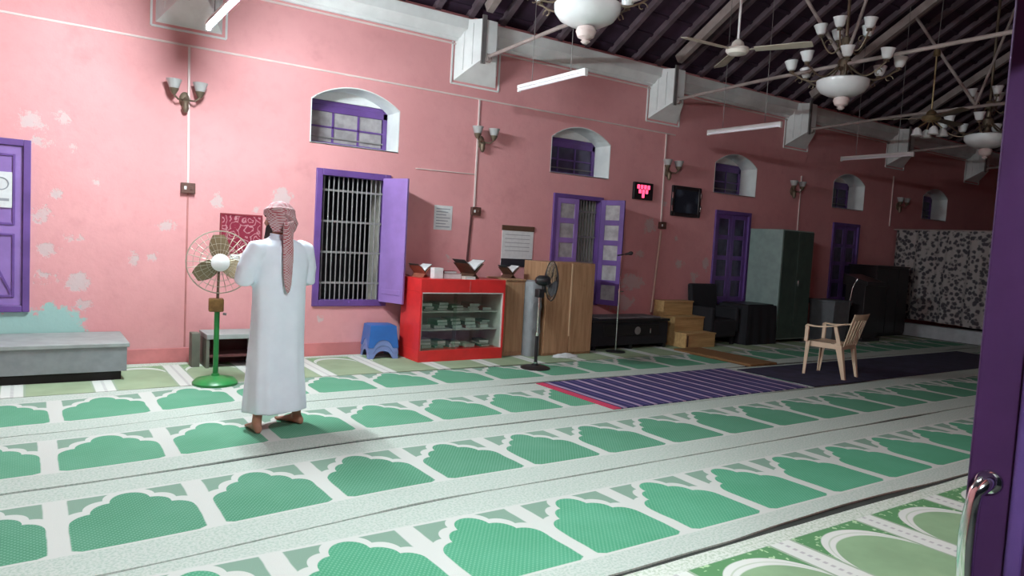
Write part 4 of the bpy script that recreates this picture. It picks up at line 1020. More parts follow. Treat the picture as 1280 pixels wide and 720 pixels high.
# microphone stand
P = thing('microphone_stand', 'thin chrome microphone stand beside the black chest', 'microphone stand', (6.93, 7.50, ZC))
MB().lathe([(0.0, 0), (0.14, 0.0), (0.14, 0.012), (0.03, 0.03), (0.0, 0.032)], 24).build('base', M_black, P)
MB().tube([(0,0,0.02), (0,0,0.86)], 0.011, 10).tube([(0,0,0.86), (0,0,1.36)], 0.008, 10).build('pole', M_chrome, P)
MB().tube([(0,0,0.83), (0,0,0.89)], 0.017, 10).tube([(0.015,0,0.86), (0.06,-0.02,0.86)], 0.008, 8).build('clutch', M_chrome, P)
MB().tube([(-0.05,0.03,1.36), (0.07,-0.03,1.39)], 0.009, 8).build('boom', M_black, P)
MB().lathe([(0.0, -0.06), (0.014, -0.05), (0.018, 0.0), (0.026, 0.02), (0.028, 0.045), (0.015, 0.065), (0.0, 0.068)], 14, (0.09,-0.04,1.395), axis_matrix((0.9,-0.4,0.2))).build('microphone', M_black, P)
# black chest
P = thing('black_chest', 'low black chest with grey cloth top and silver lock plate', 'chest', (6.62, 7.66, ZC)); 
MB().box(0, 1.50, 0, 0.50, 0.06, 0.40).build('body', M_blackc, P, bev=0.008)
MB().box(-0.02, 1.52, -0.02, 0.52, 0.40, 0.44).build('lid', M_black, P, bev=0.008)
MB().box(0.16, 1.40, 0.06, 0.46, 0.44, 0.462).build('grey_cover', mat('grey_cloth', (0.20, 0.19, 0.20), 0.9, var=0.2), P, bev=0.008)
for x in (0.03, 0.73, 1.43): MB().box(x, x+0.05, 0.0, 0.50, 0, 0.06).build('foot', M_black, P, smooth=0)
MB().box(0.20, 1.30, -0.012, 0.0, 0.20, 0.36).build('front_panel', M_black, P, bev=0.004)
MB().lathe([(0.0, 0), (0.055, 0.0), (0.06, 0.006), (0.03, 0.012), (0.0, 0.013)], 20, (0.86,-0.012,0.27), Matrix.Rotation(math.radians(90), 3, 'X')).build('lock_plate', M_bar, P, label='round silver lock plate')
MB().box(1.11, 1.13, -0.022, -0.012, 0.23, 0.30).build('latch', M_chrome, P, bev=0.003)
# wooden staff leaning on the wall
a_ = onwall(824, 288); b_ = onwall(813, 392)
tag(MB().tube([(a_[0], WY-0.04, a_[1]), (b_[0]-0.09, WY-0.10, 0.485)], 0.018, 10).build('wooden_staff', mat('pale_staff', (0.56, 0.36, 0.30), 0.5)), 'pale wooden staff leaning on wall behind black chest', 'staff')
# wooden pulpit steps
P = thing('pulpit_steps', 'three pale wooden pulpit steps beside black chest', 'steps', (8.33, 7.46, ZC))
for k in range(3):
    y0 = 0.25*k; z1 = 0.225*(k+1); st = bpy.data.objects.new('step', None); COL.objects.link(st); st.parent = P
    MB().box(0, 0.66, y0+0.012, 0.73, z1-0.225, z1-0.022).build('riser', M_stepw, st, bev=0.003)
    MB().box(-0.008, 0.668, y0, 0.735, z1-0.022, z1).build('tread', M_stepw, st, bev=0.003)
MB().box(0.02, 0.05, 0.006, 0.013, 0.02, 0.19).build('shade_strip', M_bookw, P, smooth=0)  # dark strip painting in the shadow line at the step edge
# black armchair
P = thing('black_armchair', 'black cloth covered armchair beside the wooden steps', 'armchair', (9.36, 7.86, ZC))
for sx in (-1, 1):
    for sy in (-1, 1): MB().box(sx*0.24-0.025, sx*0.24+0.025, sy*0.22-0.025, sy*0.22+0.025, 0, 0.12).build('leg', M_black, P, smooth=0)
MB().box(-0.28, 0.28, -0.27, 0.25, 0.12, 0.40).build('seat', M_blackc, P, bev=0.03)
MB().hexa([(-0.30,0.14,0.36),(0.30,0.14,0.36),(0.30,0.27,0.36),(-0.30,0.27,0.36),(-0.32,0.22,0.95),(0.32,0.22,0.95),(0.32,0.31,0.95),(-0.32,0.31,0.95)]).build('backrest', M_blackc, P, bev=0.03)
for sx in (-1, 1): MB().box(sx*0.30-0.045, sx*0.30+0.045, -0.27, 0.22, 0.20, 0.60).build('armrest', M_blackc, P, bev=0.03)
# black cloth-draped table
P = thing('draped_table', 'black cloth draped low table in front of steel cupboard', 'table', (10.125, 7.78, ZC))
rg = []
for (z, q) in ((0.0, 1.06), (0.3, 1.03), (0.60, 1.0), (0.64, 0.985)):
    r_ = []
    for k in range(80):
        u = k/80*4; sd = int(u); v_ = u-sd; e = 0.375*q; g = 0.30*q
        p = [(-e+2*e*v_, -g), (e, -g+2*g*v_), (e-2*e*v_, g), (-e, g-2*g*v_)][sd]
        wv = 1+0.03*math.sin(k*1.1)*(1-z/0.66); r_.append((p[0]*wv, p[1]*wv, z))
    rg.append(r_)
MB().loft(rg).build('cloth', M_blackc, P)
MB().box(-0.34, 0.34, -0.26, 0.26, 0.642, 0.66).build('table_top', M_black, P, bev=0.004)
# steel almirah
P = thing('steel_cupboard', 'tall green grey steel cupboard with two doors', 'cupboard', (10.54, 7.50, ZC))
MB().box(0, 0.87, 0.0, 0.66, 0.06, 1.93).build('body', M_steel, P, bev=0.006)
for (xa, xb) in ((0.012, 0.43), (0.44, 0.858)): MB().box(xa, xb, -0.018, 0.0, 0.08, 1.91).build('door', M_steeld, P, bev=0.004)
MB().box(0.46, 0.485, -0.045, -0.018, 0.98, 1.08).build('handle', M_chrome, P, bev=0.004)
for x in (0.03, 0.80): MB().box(x, x+0.05, 0.03, 0.63, 0, 0.06).build('foot', M_black, P, smooth=0)
# things between steel cupboard and curtain
P = thing('grey_bin', 'pale grey square bin behind the plastic chair', 'bin', (12.15, 7.55, ZC))
MB().loft([[(-q,-q,z),(q,-q,z),(q,q,z),(-q,q,z)] for (z, q) in ((0, 0.21), (0.66, 0.25), (0.66, 0.26), (0.70, 0.26))]).build('body', mat('bin_grey', (0.13, 0.14, 0.15), 0.5), P)
MB().box(-0.27, 0.27, -0.27, 0.27, 0.70, 0.74).build('lid', mat('bin_grey', (0.13, 0.14, 0.15), 0.5), P, bev=0.01)
P = thing('microphone_stand', 'black microphone stand with chrome tip behind the chair', 'microphone stand', (11.6, 6.85, ZC))
MB().lathe([(0.0, 0), (0.13, 0.0), (0.13, 0.012), (0.03, 0.03), (0.0, 0.032)], 24).build('base', M_black, P)
MB().tube([(0,0,0.02), (0,0,0.80)], 0.010, 8).build('pole', M_black, P)
MB().tube([(0,0,0.80), (0.01,-0.02,1.0), (0.02,-0.05,1.10)], 0.006, 8).build('gooseneck', M_chrome, P)
MB().lathe([(0.0, -0.04), (0.014, -0.03), (0.02, 0.02), (0.015, 0.045), (0.0, 0.05)], 12, (0.025,-0.07,1.13), axis_matrix((0.2,-0.5,1))).build('microphone', M_chrome, P)
P = thing('dark_lectern', 'dark wooden lectern standing beside the grey bin', 'lectern', (12.95, 7.40, ZC))
MB().box(-0.30, 0.30, -0.22, 0.22, 0, 0.06).build('base', M_darkframe, P, bev=0.005)
MB().box(-0.26, 0.26, -0.18, 0.20, 0.06, 1.02).build('body', M_darkframe, P, bev=0.005)
MB().hexa([(-0.30,-0.24,1.02),(0.30,-0.24,1.02),(0.30,0.24,1.02),(-0.30,0.24,1.02),(-0.30,-0.24,1.10),(0.30,-0.24,1.10),(0.30,0.24,1.22),(-0.30,0.24,1.22)]).build('sloped_top', M_darkframe, P, bev=0.005)
P = thing('dark_cupboard', 'dark cupboard against wall at the curtain end', 'cupboard', (13.75, 7.62, ZC))
MB().box(0, 1.20, 0, 0.56, 0.05, 1.36).build('body', M_darkframe, P, bev=0.006)
MB().box(-0.02, 1.22, -0.02, 0.58, 1.36, 1.40).build('top', M_darkframe, P, bev=0.006)
for k in range(3): MB().box(0.02+k*0.395, 0.395+k*0.395, -0.016, 0, 0.08, 1.33).build('door', M_darkframe, P, bev=0.004)
MB().box(0.0, 1.20, 0.02, 0.54, 0, 0.05).build('plinth', M_black, P, smooth=0)
# curtain partition
CXX = 15.42
P = thing('leafy_curtain', 'pale speckled leafy curtain hanging across the hall end', 'curtain', (CXX, 8.2, 0.30))
def cur(y, z): 
    return 0.05*math.sin(y*13+0.5*math.sin(y*3))*(0.45+0.55*(1-z/1.88))+0.02*math.sin(y*31+z)
m = MB(); ny, nz = 240, 8
for off in (0.0, 0.006):
    for i in range(ny+1):
        for j in range(nz+1):
            y = -7.6*i/ny; z = 1.88*j/nz; m.v.append((cur(y, z)+off, y, z-(0.02*math.sin(y*2.3) if j == 0 else 0)))
K = (ny+1)*(nz+1)
for i in range(ny):
    for j in range(nz):
        a = i*(nz+1)+j; m.f.append((a, a+1, a+nz+2, a+nz+1)); m.f.append((K+a, K+a+nz+1, K+a+nz+2, K+a+1))
m.mi = [0]*len(m.f); m.build('cloth', M_curtain, P, smooth=80)
MB().tube([(0,0.05,1.89), (0,-7.9,1.89)], 0.014, 8).build('rail', M_beam, P)
for y in (-2.6, -5.2, -7.85): MB().tube([(0.06,y,-0.30), (0.06,y,1.90)], 0.022, 8).build('post', M_iron, P)
P = thing('low_plinth', 'low pale grey plinth bench along the curtain foot', 'plinth', (15.02, 8.15, ZC))
MB().box(0, 0.22, -6.8, 0, 0.0, 0.22).build('body', mat('plinth_grey', (0.36, 0.38, 0.40), 0.6), P, bev=0.006)
MB().box(-0.015, 0.235, -6.82, 0.0, 0.22, 0.25).build('cap', mat('plinth_grey', (0.36, 0.38, 0.40), 0.6), P, bev=0.004)

# ------------------------------------------------------------------ plastic armchair
P = thing('plastic_chair', 'beige moulded plastic armchair standing on the navy rug', 'chair', (8.50, 5.20, RUGZ), math.radians(10))
# local: faces +y, legs at corners
rg = []
for k in range(9):
    t = k/8; y = -0.20+0.43*t; sag = 0.018*math.sin(math.pi*t); hw_ = 0.215+0.02*t
    row = []
    for q in range(9):
        u = -1+2*q/8; row.append((u*hw_, y, 0.42-sag*(1-u*u)+0.012*t+(0.0 if t < 0.9 else -0.02*(t-0.9)*10)))
    rg.append(row)
m = MB(); b0 = 0
vs = [p for r in rg for p in r]; vs2 = [(p[0], p[1], p[2]-0.012) for p in vs]; m.v = vs+vs2; n = 9; K = 81
for i in range(8):
    for j in range(8):
        a = i*n+j; m.f += [(a, a+1, a+n+1, a+n), (K+a, K+a+n, K+a+n+1, K+a+1)]
for j in range(8): m.f += [(j, K+j, K+j+1, j+1), (72+j, 72+j+1, K+72+j+1, K+72+j)]
for i in range(8): m.f += [(i*n, (i+1)*n, K+(i+1)*n, K+i*n), (i*n+8, K+i*n+8, K+(i+1)*n+8, (i+1)*n+8)]
m.mi = [0]*len(m.f); m.build('seat', M_chair, P)
# apron
MB().box(-0.225, -0.205, -0.19, 0.22, 0.36, 0.425).box(0.205, 0.225, -0.19, 0.22, 0.36, 0.425).box(-0.21, 0.21, 0.212, 0.228, 0.36, 0.425).box(-0.205, 0.205, -0.205, -0.19, 0.36, 0.415).build('apron', M_chair, P, bev=0.005)
def leg(x0, y0, x1, y1, z1, w0, w1):
    m = MB(); rg = []
    for k in range(5):
        t = k/4; x = x0+(x1-x0)*t; y = y0+(y1-y0)*t; z = z1*t; w_ = w0+(w1-w0)*t
        sx = 1 if x0 > 0 else -1; sy = 1 if y0 > 0 else -1
        # angle section leg
        rg.append([(x, y, z), (x-sx*w_, y, z), (x-sx*w_, y-sy*0.012, z), (x-sx*0.012, y-sy*0.012, z), (x-sx*0.012, y-sy*w_, z), (x, y-sy*w_, z)])
    return m.loft(rg)
for sx in (-1, 1):
    leg(sx*0.235, 0.255, sx*0.255, 0.235, 0.43, 0.032, 0.055).build('leg', M_chair, P)
    leg(sx*0.215, -0.265, sx*0.235, -0.195, 0.44, 0.040, 0.080).build('leg', M_chair, P)
    # armrest: flat curved strip from back to front post
    pts = [(sx*0.235,-0.235,0.70), (sx*0.265,-0.13,0.665), (sx*0.275,0.0,0.640), (sx*0.272,0.12,0.632), (sx*0.262,0.22,0.640), (sx*0.258,0.245,0.615)]
    m = MB(); rg = []
    for p in pts: rg.append([(p[0]-0.026, p[1], p[2]), (p[0]+0.026, p[1], p[2]), (p[0]+0.026, p[1]+0.004, p[2]-0.018), (p[0]-0.026, p[1]+0.004, p[2]-0.018)])
    m.loft(rg).build('armrest', M_chair, P, bev=0.004)
    MB().hexa([(sx*0.262-0.014,0.205,0.42),(sx*0.262+0.014,0.205,0.42),(sx*0.262+0.014,0.25,0.42),(sx*0.262-0.014,0.25,0.42),(sx*0.262-0.014,0.20,0.63),(sx*0.262+0.014,0.20,0.63),(sx*0.262+0.014,0.245,0.63),(sx*0.262-0.014,0.245,0.63)]).build('arm_post', M_chair, P, bev=0.004)
    MB().hexa([(sx*0.24-0.012,-0.20,0.42),(sx*0.24+0.012,-0.20,0.42),(sx*0.24+0.012,-0.15,0.42),(sx*0.24-0.012,-0.15,0.42),(sx*0.263-0.012,-0.14,0.662),(sx*0.263+0.012,-0.14,0.662),(sx*0.263+0.012,-0.10,0.655),(sx*0.263-0.012,-0.10,0.655)]).build('arm_post', M_chair, P, bev=0.004)
# curved backrest: side stiles, crest, slats
def backp(u, z):      # u -1..1
    t = (z-0.40)/0.42; return Vector((u*(0.205+0.035*t), -0.205-0.12*t-0.035*(1-u*u)*(0.4+0.6*t), z))
def strip(u0, u1, z0, z1, nu=4, nz=6, th=0.010):
    m = MB(); F_ = []; B_ = []
    for j in range(nz+1):
        for i in range(nu+1):
            p = backp(u0+(u1-u0)*i/nu, z0+(z1-z0)*j/nz); F_.append(tuple(p)); B_.append((p.x, p.y-th, p.z))
    m.v = F_+B_; n = nu+1; K = len(F_)
    for j in range(nz):
        for i in range(nu): a = j*n+i; m.f += [(a, a+1, a+n+1, a+n), (K+a, K+a+n, K+a+n+1, K+a+1)]
    for i in range(nu): a = i; m.f.append((a, K+a, K+a+1, a+1)); a = nz*n+i; m.f.append((a, a+1, K+a+1, K+a))
    for j in range(nz): a = j*n; m.f.append((a, a+n, K+a+n, K+a)); a = j*n+nu; m.f.append((a, K+a, K+a+n, a+n))
    m.mi = [0]*len(m.f); return m
for s in (-1, 1): strip(s*0.82, s*1.0, 0.40, 0.76).build('back_stile', M_chair, P)
strip(-1.0, 1.0, 0.735, 0.815, 12, 3, 0.012).build('crest_rail', M_chair, P, bev=0.004)
for k in range(5):
    u = -0.62+0.31*k; strip(u-0.105, u+0.105, 0.42, 0.74, 2, 5).build('back_slat', M_chair, P)

# ------------------------------------------------------------------ the man
def remesh_join(parts, name, mats, voxel, parent, smooth_iter=2, dec=None):
    m = MB()
    for q in parts: m.add(q.v, q.f)
    o = m.build(name, mats, parent, smooth=0)
    r = o.modifiers.new('remesh', 'REMESH'); r.mode = 'VOXEL'; r.voxel_size = voxel
    if smooth_iter:
        s_ = o.modifiers.new('smooth', 'SMOOTH'); s_.iterations = smooth_iter; s_.factor = 0.5
    dg = bpy.context.evaluated_depsgraph_get(); dg.update()
    me = bpy.data.meshes.new_from_object(o.evaluated_get(dg)); o.modifiers.clear()
    old = o.data; o.data = me; me.name = name; bpy.data.meshes.remove(old)
    if not me.materials:
        for q in (mats if isinstance(mats, (list, tuple)) else [mats]): me.materials.append(q)
    me.polygons.foreach_set('use_smooth', [True]*len(me.polygons))
    return o
def ellring(c, rx, ry, z, n=32, fold=0.0, ph=0.0, p=2.0, fn=None):
    out = []
    for k in range(n):
        a = 2*math.pi*k/n; ca, sa = math.cos(a), math.sin(a)
        x = math.copysign(abs(ca)**(2/p), ca)*rx; y = math.copysign(abs(sa)**(2/p), sa)*ry
        f_ = 1.0+(fn(a, z) if fn else 0.0)
        out.append((c[0]+x*f_, c[1]+y*f_, z))
    return out
MAN = thing('person', 'man in long pale robe and red checked headscarf facing wall', 'person', (1.57, 5.37, ZC), math.radians(16))
HEADT = math.radians(28)      # head turned to his left
HC = Vector((0.01, 0.045, 1.535))
def hp(x, y, z):              # head-local -> man-local (face towards +y)
    c_, s_ = math.cos(HEADT), math.sin(HEADT); return Vector((HC.x+x*c_-y*s_, HC.y+x*s_+y*c_, HC.z+z))
# --- body
parts = []
# head: sculpted sphere-like loft with face profile
def head_part():
    m = MB(); rings = []; n = 40; N_ = 26
    for i in range(N_+1):
        ph = math.pi*i/N_; z = 0.118*math.cos(ph); sr = math.sin(ph)
        rr = []
        for k in range(n):
            a = 2*math.pi*k/n; cx_, cy_ = math.cos(a), math.sin(a)
            rx = 0.076; ry = 0.098
            x = rx*sr*cx_; y = ry*sr*cy_
            if z < 0:
                q = -z/0.118; x *= 1-0.22*q; y = y*(1-0.10*q)+0.018*q*max(0, cy_)-0.010*q*(1 if cy_ < 0 else 0)
            # facial features on the front
            fr = max(0.0, cy_)**6
            y += 0.026*fr*math.exp(-((z+0.022)/0.022)**2)*math.exp(-(x/0.013)**2)      # nose
            y += 0.010*fr*math.exp(-((z-0.000)/0.022)**2)*math.exp(-(x/0.011)**2)
            y += 0.007*max(0, cy_)**3*math.exp(-((z-0.028)/0.010)**2)                    # brow
            for s in (-1, 1): y -= 0.010*max(0, cy_)**2*math.exp(-((z-0.008)/0.012)**2-((x-s*0.031)/0.013)**2)
            y += 0.007*fr*math.exp(-((z+0.058)/0.007)**2)*math.exp(-(x/0.022)**2)         # lips
            y -= 0.004*fr*math.exp(-((z+0.0505)/0.003)**2)*math.exp(-(x/0.024)**2)
            y += 0.012*fr*math.exp(-((z+0.092)/0.014)**2)*math.exp(-(x/0.025)**2)         # chin
            rr.append(hp(x, y, z))
        rings.append(rr)
    m.loft(rings); return m
parts.append(head_part())
for s in (-1, 1):
    e = MB(); e.lathe([(0.0, -0.008), (0.018, -0.006), (0.021, 0.0), (0.016, 0.007), (0.006, 0.002), (0.0, 0.002)], 14, hp(s*0.078, -0.012, 0.0), Matrix.Rotation(HEADT, 3, 'Z') @ Matrix.Rotation(math.radians(80*s), 3, 'Y') @ Matrix.Diagonal((1.55, 1.0, 1.0))); parts.append(e)
nk = MB(); nk.tube([(0,0.0,1.30), (0,0.012,1.40), (0.004,0.03,1.46), tuple(HC+Vector((0,-0.01,-0.03)))], [0.085, 0.062, 0.056, 0.058], 18); parts.append(nk)
tr = MB(); tr.loft([ellring((0,0.0), rx, ry, z, 24) for (z, rx, ry) in ((0.80,0.14,0.11),(0.90,0.165,0.125),(1.02,0.15,0.115),(1.15,0.155,0.12),(1.28,0.175,0.115),(1.36,0.13,0.085),(1.40,0.07,0.06))]); parts.append(tr)
HEEL = {-1: (-0.185, -0.06, math.radians(-14)), 1: (0.175, -0.02, math.radians(8))}
for s in (-1, 1):
    hx_, hy_, fa = HEEL[s]
    lg = MB(); an = Vector((hx_, hy_+0.0, 0.09))
    lg.tube([(s*0.085,0,0.86), (s*0.10,0.01,0.70), (s*0.125+(hx_-s*0.125)*0.35,0.02+(hy_)*0.3,0.47), (hx_*0.72,hy_*0.6-0.005,0.30), (hx_*0.97,hy_-0.002,0.12), (hx_,hy_,0.05)], [0.090, 0.074, 0.054, 0.050, 0.034, 0.036], 16); parts.append(lg)
    ft = MB(); c_, s2 = math.cos(fa), math.sin(fa); rings = []
    for (t, wd, hh, off) in ((-0.062, 0.012, 0.025, 0), (-0.052, 0.026, 0.055, 0), (-0.02, 0.033, 0.085, 0), (0.03, 0.034, 0.080, 0.001), (0.08, 0.038, 0.055, 0.004), (0.13, 0.044, 0.036, 0.006), (0.165, 0.045, 0.026, 0.006), (0.178, 0.038, 0.018, 0.004)):
        rr = []
        for k in range(16):
            a = 2*math.pi*k/16; x = wd*math.cos(a)-off*s; z = max(0.002, hh/2+hh/2*math.sin(a)*1.0); y = t
            rr.append((hx_+x*c_-y*s2, hy_+x*s2+y*c_, z))
        rings.append(rr)
    ft.loft(rings); parts.append(ft)
    for q in range(5):     # toes, big toe on the inner side
        tx = (-s)*(0.036-q*0.0175); tl = (0.205, 0.203, 0.196, 0.186, 0.172)[q]; tr_ = (0.0125, 0.0085, 0.008, 0.0075, 0.0075)[q]
        to = MB(); P_ = []
        for (yy, zz) in ((0.15, 0.013), (tl-0.018, 0.014), (tl-0.004, 0.010)): P_.append((hx_+tx*c_-yy*s2, hy_+tx*s2+yy*c_, max(zz, tr_+0.001)))
        to.tube(P_, [tr_*1.1, tr_, tr_*0.7], 10); parts.append(to)
# arms and hands folded in front of the chest
ELB = {-1: Vector((-0.275, 0.02, 1.115)), 1: Vector((0.262, 0.035, 1.115))}
WRI = {-1: Vector((-0.055, 0.235, 1.19)), 1: Vector((0.075, 0.215, 1.17))}
SHO = {-1: Vector((-0.175, -0.01, 1.345)), 1: Vector((0.175, -0.01, 1.345))}
for s in (-1, 1):
    ar = MB(); ar.tube([SHO[s]*1.0, SHO[s].lerp(ELB[s], 0.5), ELB[s], ELB[s].lerp(WRI[s], 0.4), WRI[s]], [0.055, 0.045, 0.038, 0.037, 0.025], 14); parts.append(ar)
    d = (WRI[s]-ELB[s]).normalized(); d = Vector((-s*0.97, 0.12 if s < 0 else 0.05, 0.10)).normalized()
    nrm = Vector((0, 1, 0)); side = d.cross(nrm).normalized()
    if side.z < 0: side = -side
    nrm = side.cross(d).normalized()
    if nrm.y < 0: nrm = -nrm
    ring = []
    for (t, wd, th) in ((-0.02, 0.024, 0.019), (0.02, 0.032, 0.016), (0.06, 0.041, 0.014), (0.09, 0.040, 0.012)):
        rr = []
        for k in range(16):
            a = 2*math.pi*k/16; rr.append(WRI[s]+d*t+side*(wd*math.cos(a))+nrm*(th*math.sin(a)))
        ring.append(rr)
    pm = MB(); pm.loft(ring); parts.append(pm)
    for q, (ln, off) in enumerate(((0.072, 0.030), (0.080, 0.0105), (0.075, -0.0095), (0.058, -0.029))):
        b0_ = WRI[s]+d*0.082+side*off; fg = MB()
        fg.tube([b0_-d*0.02, b0_+d*ln*0.40+nrm*-0.004, b0_+d*ln*0.75-nrm*0.016, b0_+d*ln*0.98-nrm*0.032], [0.0095, 0.0088, 0.0080, 0.0066], 9); parts.append(fg)
    b0_ = WRI[s]+d*0.02+side*0.026; fg = MB(); fg.tube([b0_, b0_+d*0.03+side*0.024, b0_+d*0.062+side*0.030-nrm*0.006], [0.013, 0.011, 0.008], 9); parts.append(fg)
body = remesh_join(parts, 'body', M_skin, 0.0062, MAN, 2)
# eyes, brows, beard
for s in (-1, 1):
    MB().lathe([(0.0, -0.010), (0.007, -0.007), (0.010, 0.0), (0.007, 0.007), (0.0, 0.010)], 12, hp(s*0.031, 0.081, 0.008)).build('eye', M_eye, body)
    MB().lathe([(0.0, -0.002), (0.004, -0.001), (0.004, 0.001), (0.0, 0.002)], 10, hp(s*0.031, 0.0905, 0.008), Matrix.Rotation(HEADT, 3, 'Z') @ Matrix.Rotation(math.radians(90), 3, 'X')).build('iris', M_beard, body)
    MB().tube([hp(s*0.014, 0.101, 0.028), hp(s*0.032, 0.099, 0.033), hp(s*0.050, 0.084, 0.028)], [0.0035, 0.0045, 0.002], 6).build('eyebrow', M_beard, body)
rings = []
for i in range(9):
    t = i/8; z = -0.080-0.056*t; rr = []
    for k in range(21):
        a = math.radians(-8+196*k/20); w_ = 0.079*(1-0.35*t); q = 0.100+0.018*t
        rr.append((w_*math.cos(a), (q*math.sin(a) if t < 0.15 else q*max(0.02, math.sin(a))), z+0.060*abs(math.cos(a))**1.6*(1-t)))
    rings.append(rr)
m = MB(); inner = [[hp(*p) for p in r] for r in rings]; outer = [[hp(p[0]*0.86, p[1]*0.86-0.004, p[2]) for p in r] for r in rings]
n = 21; m.v = [tuple(p) for r in inner for p in r]+[tuple(p) for r in outer for p in r]; K = 9*n
for i in range(8):
    for j in range(n-1):
        a = i*n+j; m.f += [(a, a+1, a+n+1, a+n), (K+a, K+a+n, K+a+n+1, K+a+1)]
for j in range(n-1): m.f += [(j, K+j, K+j+1, j+1), (8*n+j, 8*n+j+1, K+8*n+j+1, K+8*n+j)]
for i in range(8): m.f += [(i*n, i*n+n, K+i*n+n, K+i*n), (i*n+n-1, K+i*n+n-1, K+i*n+2*n-1, i*n+2*n-1)]
m.mi = [0]*len(m.f)
m.build('beard', M_beard, body, smooth=60)
# --- robe
def folds(a, z):
    g = max(0.0, min(1.0, (1.15-z)/0.9))
    return g*(0.026*math.sin(5*a+0.6+z*1.2)+0.022*math.sin(9*a+1.9-z*0.8)+0.014*math.sin(14*a+z*2.0))
prof = [(1.432, 0.066, 0.062, 0.012), (1.405, 0.092, 0.074, 0.008), (1.385, 0.150, 0.090, 0.0), (1.355, 0.192, 0.105, -0.004), (1.31, 0.212, 0.120, -0.004), (1.24, 0.215, 0.130, 0.0), (1.15, 0.208, 0.135, 0.004), (1.05, 0.200, 0.135, 0.004),
        (0.95, 0.198, 0.138, 0.0), (0.82, 0.200, 0.142, 0.0), (0.65, 0.206, 0.146, 0.0), (0.45, 0.216, 0.152, -0.005), (0.28, 0.228, 0.158, -0.012), (0.17, 0.236, 0.162, -0.018), (0.13, 0.238, 0.163, -0.018)]
rings = [ellring((0, cy), rx, ry, z, 72, p=2.35, fn=folds) for (z, rx, ry, cy) in prof]
rings += [ellring((0, -0.018), 0.212, 0.138, 0.132, 72, p=2.35, fn=folds), ellring((0, -0.012), 0.198, 0.130, 0.30, 72, p=2.35, fn=folds), ellring((0, -0.005), 0.14, 0.10, 0.42, 72, p=2.2)]
rb = MB(); rb.loft(rings); parts = [rb]
for s in (-1, 1):
    sl = MB()
    E = ELB[s]; Wp = WRI[s]; S = SHO[s]
    p0 = S+Vector((s*-0.03, 0.0, -0.02)); pts = [p0, S+Vector((s*0.02, 0, -0.03)), S.lerp(E, 0.35)+Vector((s*0.012, 0, 0)), S.lerp(E, 0.7)+Vector((s*0.01, -0.006, 0)), E+Vector((0, -0.008, -0.012)), E.lerp(Wp, 0.22)+Vector((0, 0.0, -0.022)), E.lerp(Wp, 0.5)+Vector((0, 0.0, -0.022)), E.lerp(Wp, 0.75)+Vector((0, 0, -0.014)), E.lerp(Wp, 0.93)]
    sl.tube(pts, [0.075, 0.084, 0.076, 0.071, 0.066, 0.063, 0.056, 0.050, 0.046], 22); parts.append(sl)
robe = remesh_join(parts, 'robe', M_robe, 0.0085, MAN, 6)
# soft cloth wrinkles
me = robe.data; me.update()
nrms = [v.normal.copy() for v in me.vertices]
for v, nn in zip(me.vertices, nrms):
    p = v.co; q = Vector((p.x*5.0, p.y*5.0, p.z*1.1+0.6*p.x)); w_ = noise.noise(q)*0.010+noise.noise(Vector((p.x*13, p.y*13, p.z*4.5)))*0.0035
    if p.z > 1.02: w_ += 0.004*noise.noise(Vector((p.x*9, p.y*9, p.z*16)))
    if p.z < 1.40: v.co = p+nn*w_
# collar
MB().tube([(0.062*math.cos(a), 0.014+0.060*math.sin(a), 1.432+0.006*math.sin(a)) for a in [2*math.pi*k/32 for k in range(32)]], 0.010, 8, closed=True).build('collar', M_robe, robe)
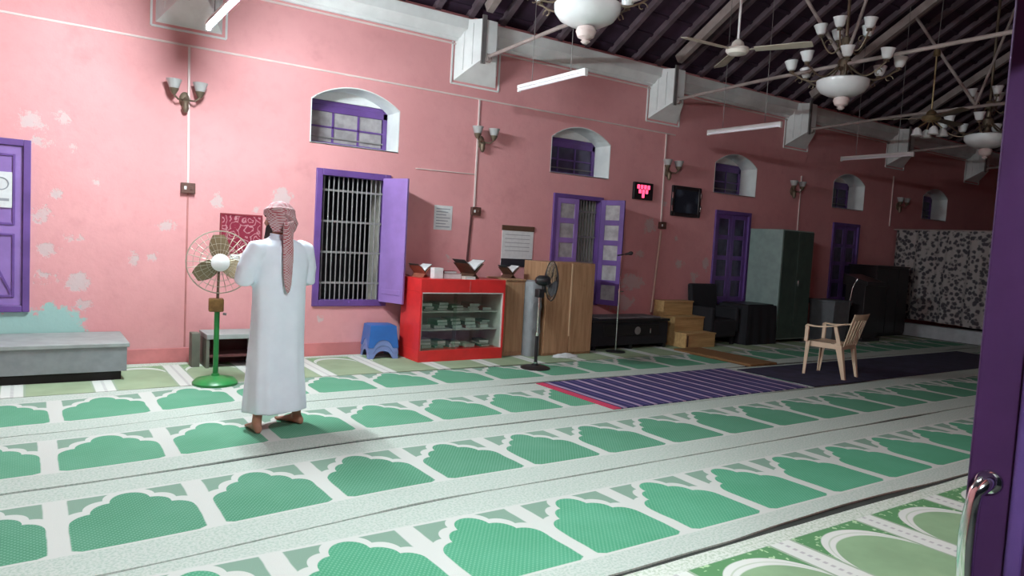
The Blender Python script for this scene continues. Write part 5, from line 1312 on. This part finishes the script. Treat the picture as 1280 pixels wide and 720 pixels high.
# --- headscarf: wrapped cap, rolled bands and a hanging tail
parts = []
cp = MB(); rings = []
for i in range(19):
    t = i/18; zz = 0.150-0.235*t; rr = []
    for k in range(48):
        a = 2*math.pi*k/48; ca, sa = math.cos(a), math.sin(a)
        zl = zz
        if zz < 0.05:     # lower edge: open at the face, low at the nape
            zl = zz*(1.0 if sa < 0.1 else max(0.0, 1-(sa-0.1)*2.2))+(0.05 if sa > 0.1 else 0.0)*min(1, (max(0, sa-0.1))*2.2)
        q = max(0.0, min(1.0, (0.150-zl)/0.150)); prof_ = math.sqrt(max(0.0, 1-(1-q)**2.6)) if zl > 0 else 1.0
        rx = 0.101*prof_; ry = 0.119*prof_
        wr = 1+0.030*math.sin(10*a+30*zl)+0.02*math.sin(5*a-44*zl)
        if zl < 0: rx *= 1-0.5*(-zl)*1.2; ry *= 1-0.9*(-zl)
        rr.append(hp(rx*ca*wr, ry*sa*wr-0.004, zl))
    rings.append(rr)
cp.loft(rings); parts.append(cp)
for (zc, tl, rr_, ph) in ((0.056, 0.018, 0.012, 0.0), (0.074, -0.020, 0.010, 1.0), (0.040, -0.012, 0.012, 2.0)):
    b = MB(); b.tube([hp(0.0905*math.cos(a), 0.107*math.sin(a), zc+tl*math.sin(a+ph)) for a in [2*math.pi*k/40 for k in range(40)]], rr_, 10, closed=True); parts.append(b)
kn = MB(); kn.tube([hp(-0.07, -0.085, 0.06), hp(-0.03, -0.118, 0.03), hp(0.0, -0.12, -0.01), hp(0.005, -0.10, -0.06)], [0.02, 0.028, 0.032, 0.03], 12); parts.append(kn)
tl = MB(); rings = []
path = [(-0.005, -0.105, 1.535, 0.040, 0.022), (-0.015, -0.120, 1.47, 0.044, 0.021), (-0.024, -0.133, 1.40, 0.042, 0.018), (-0.030, -0.148, 1.32, 0.044, 0.016), (-0.034, -0.158, 1.23, 0.042, 0.015), (-0.034, -0.162, 1.14, 0.036, 0.013), (-0.030, -0.162, 1.07, 0.027, 0.012), (-0.026, -0.160, 1.02, 0.012, 0.009)]
for (x, y, z, wd, th) in path:
    rr = []
    for k in range(20):
        a = 2*math.pi*k/20; wob = 1+0.25*math.sin(3*a+z*22); rr.append((x+wd*math.cos(a), y+th*math.sin(a)*wob, z+0.01*math.cos(a)))
    rings.append(rr)
tl.loft(rings); parts.append(tl)
scarf = remesh_join(parts, 'headscarf', M_scarf, 0.0065, MAN, 2)
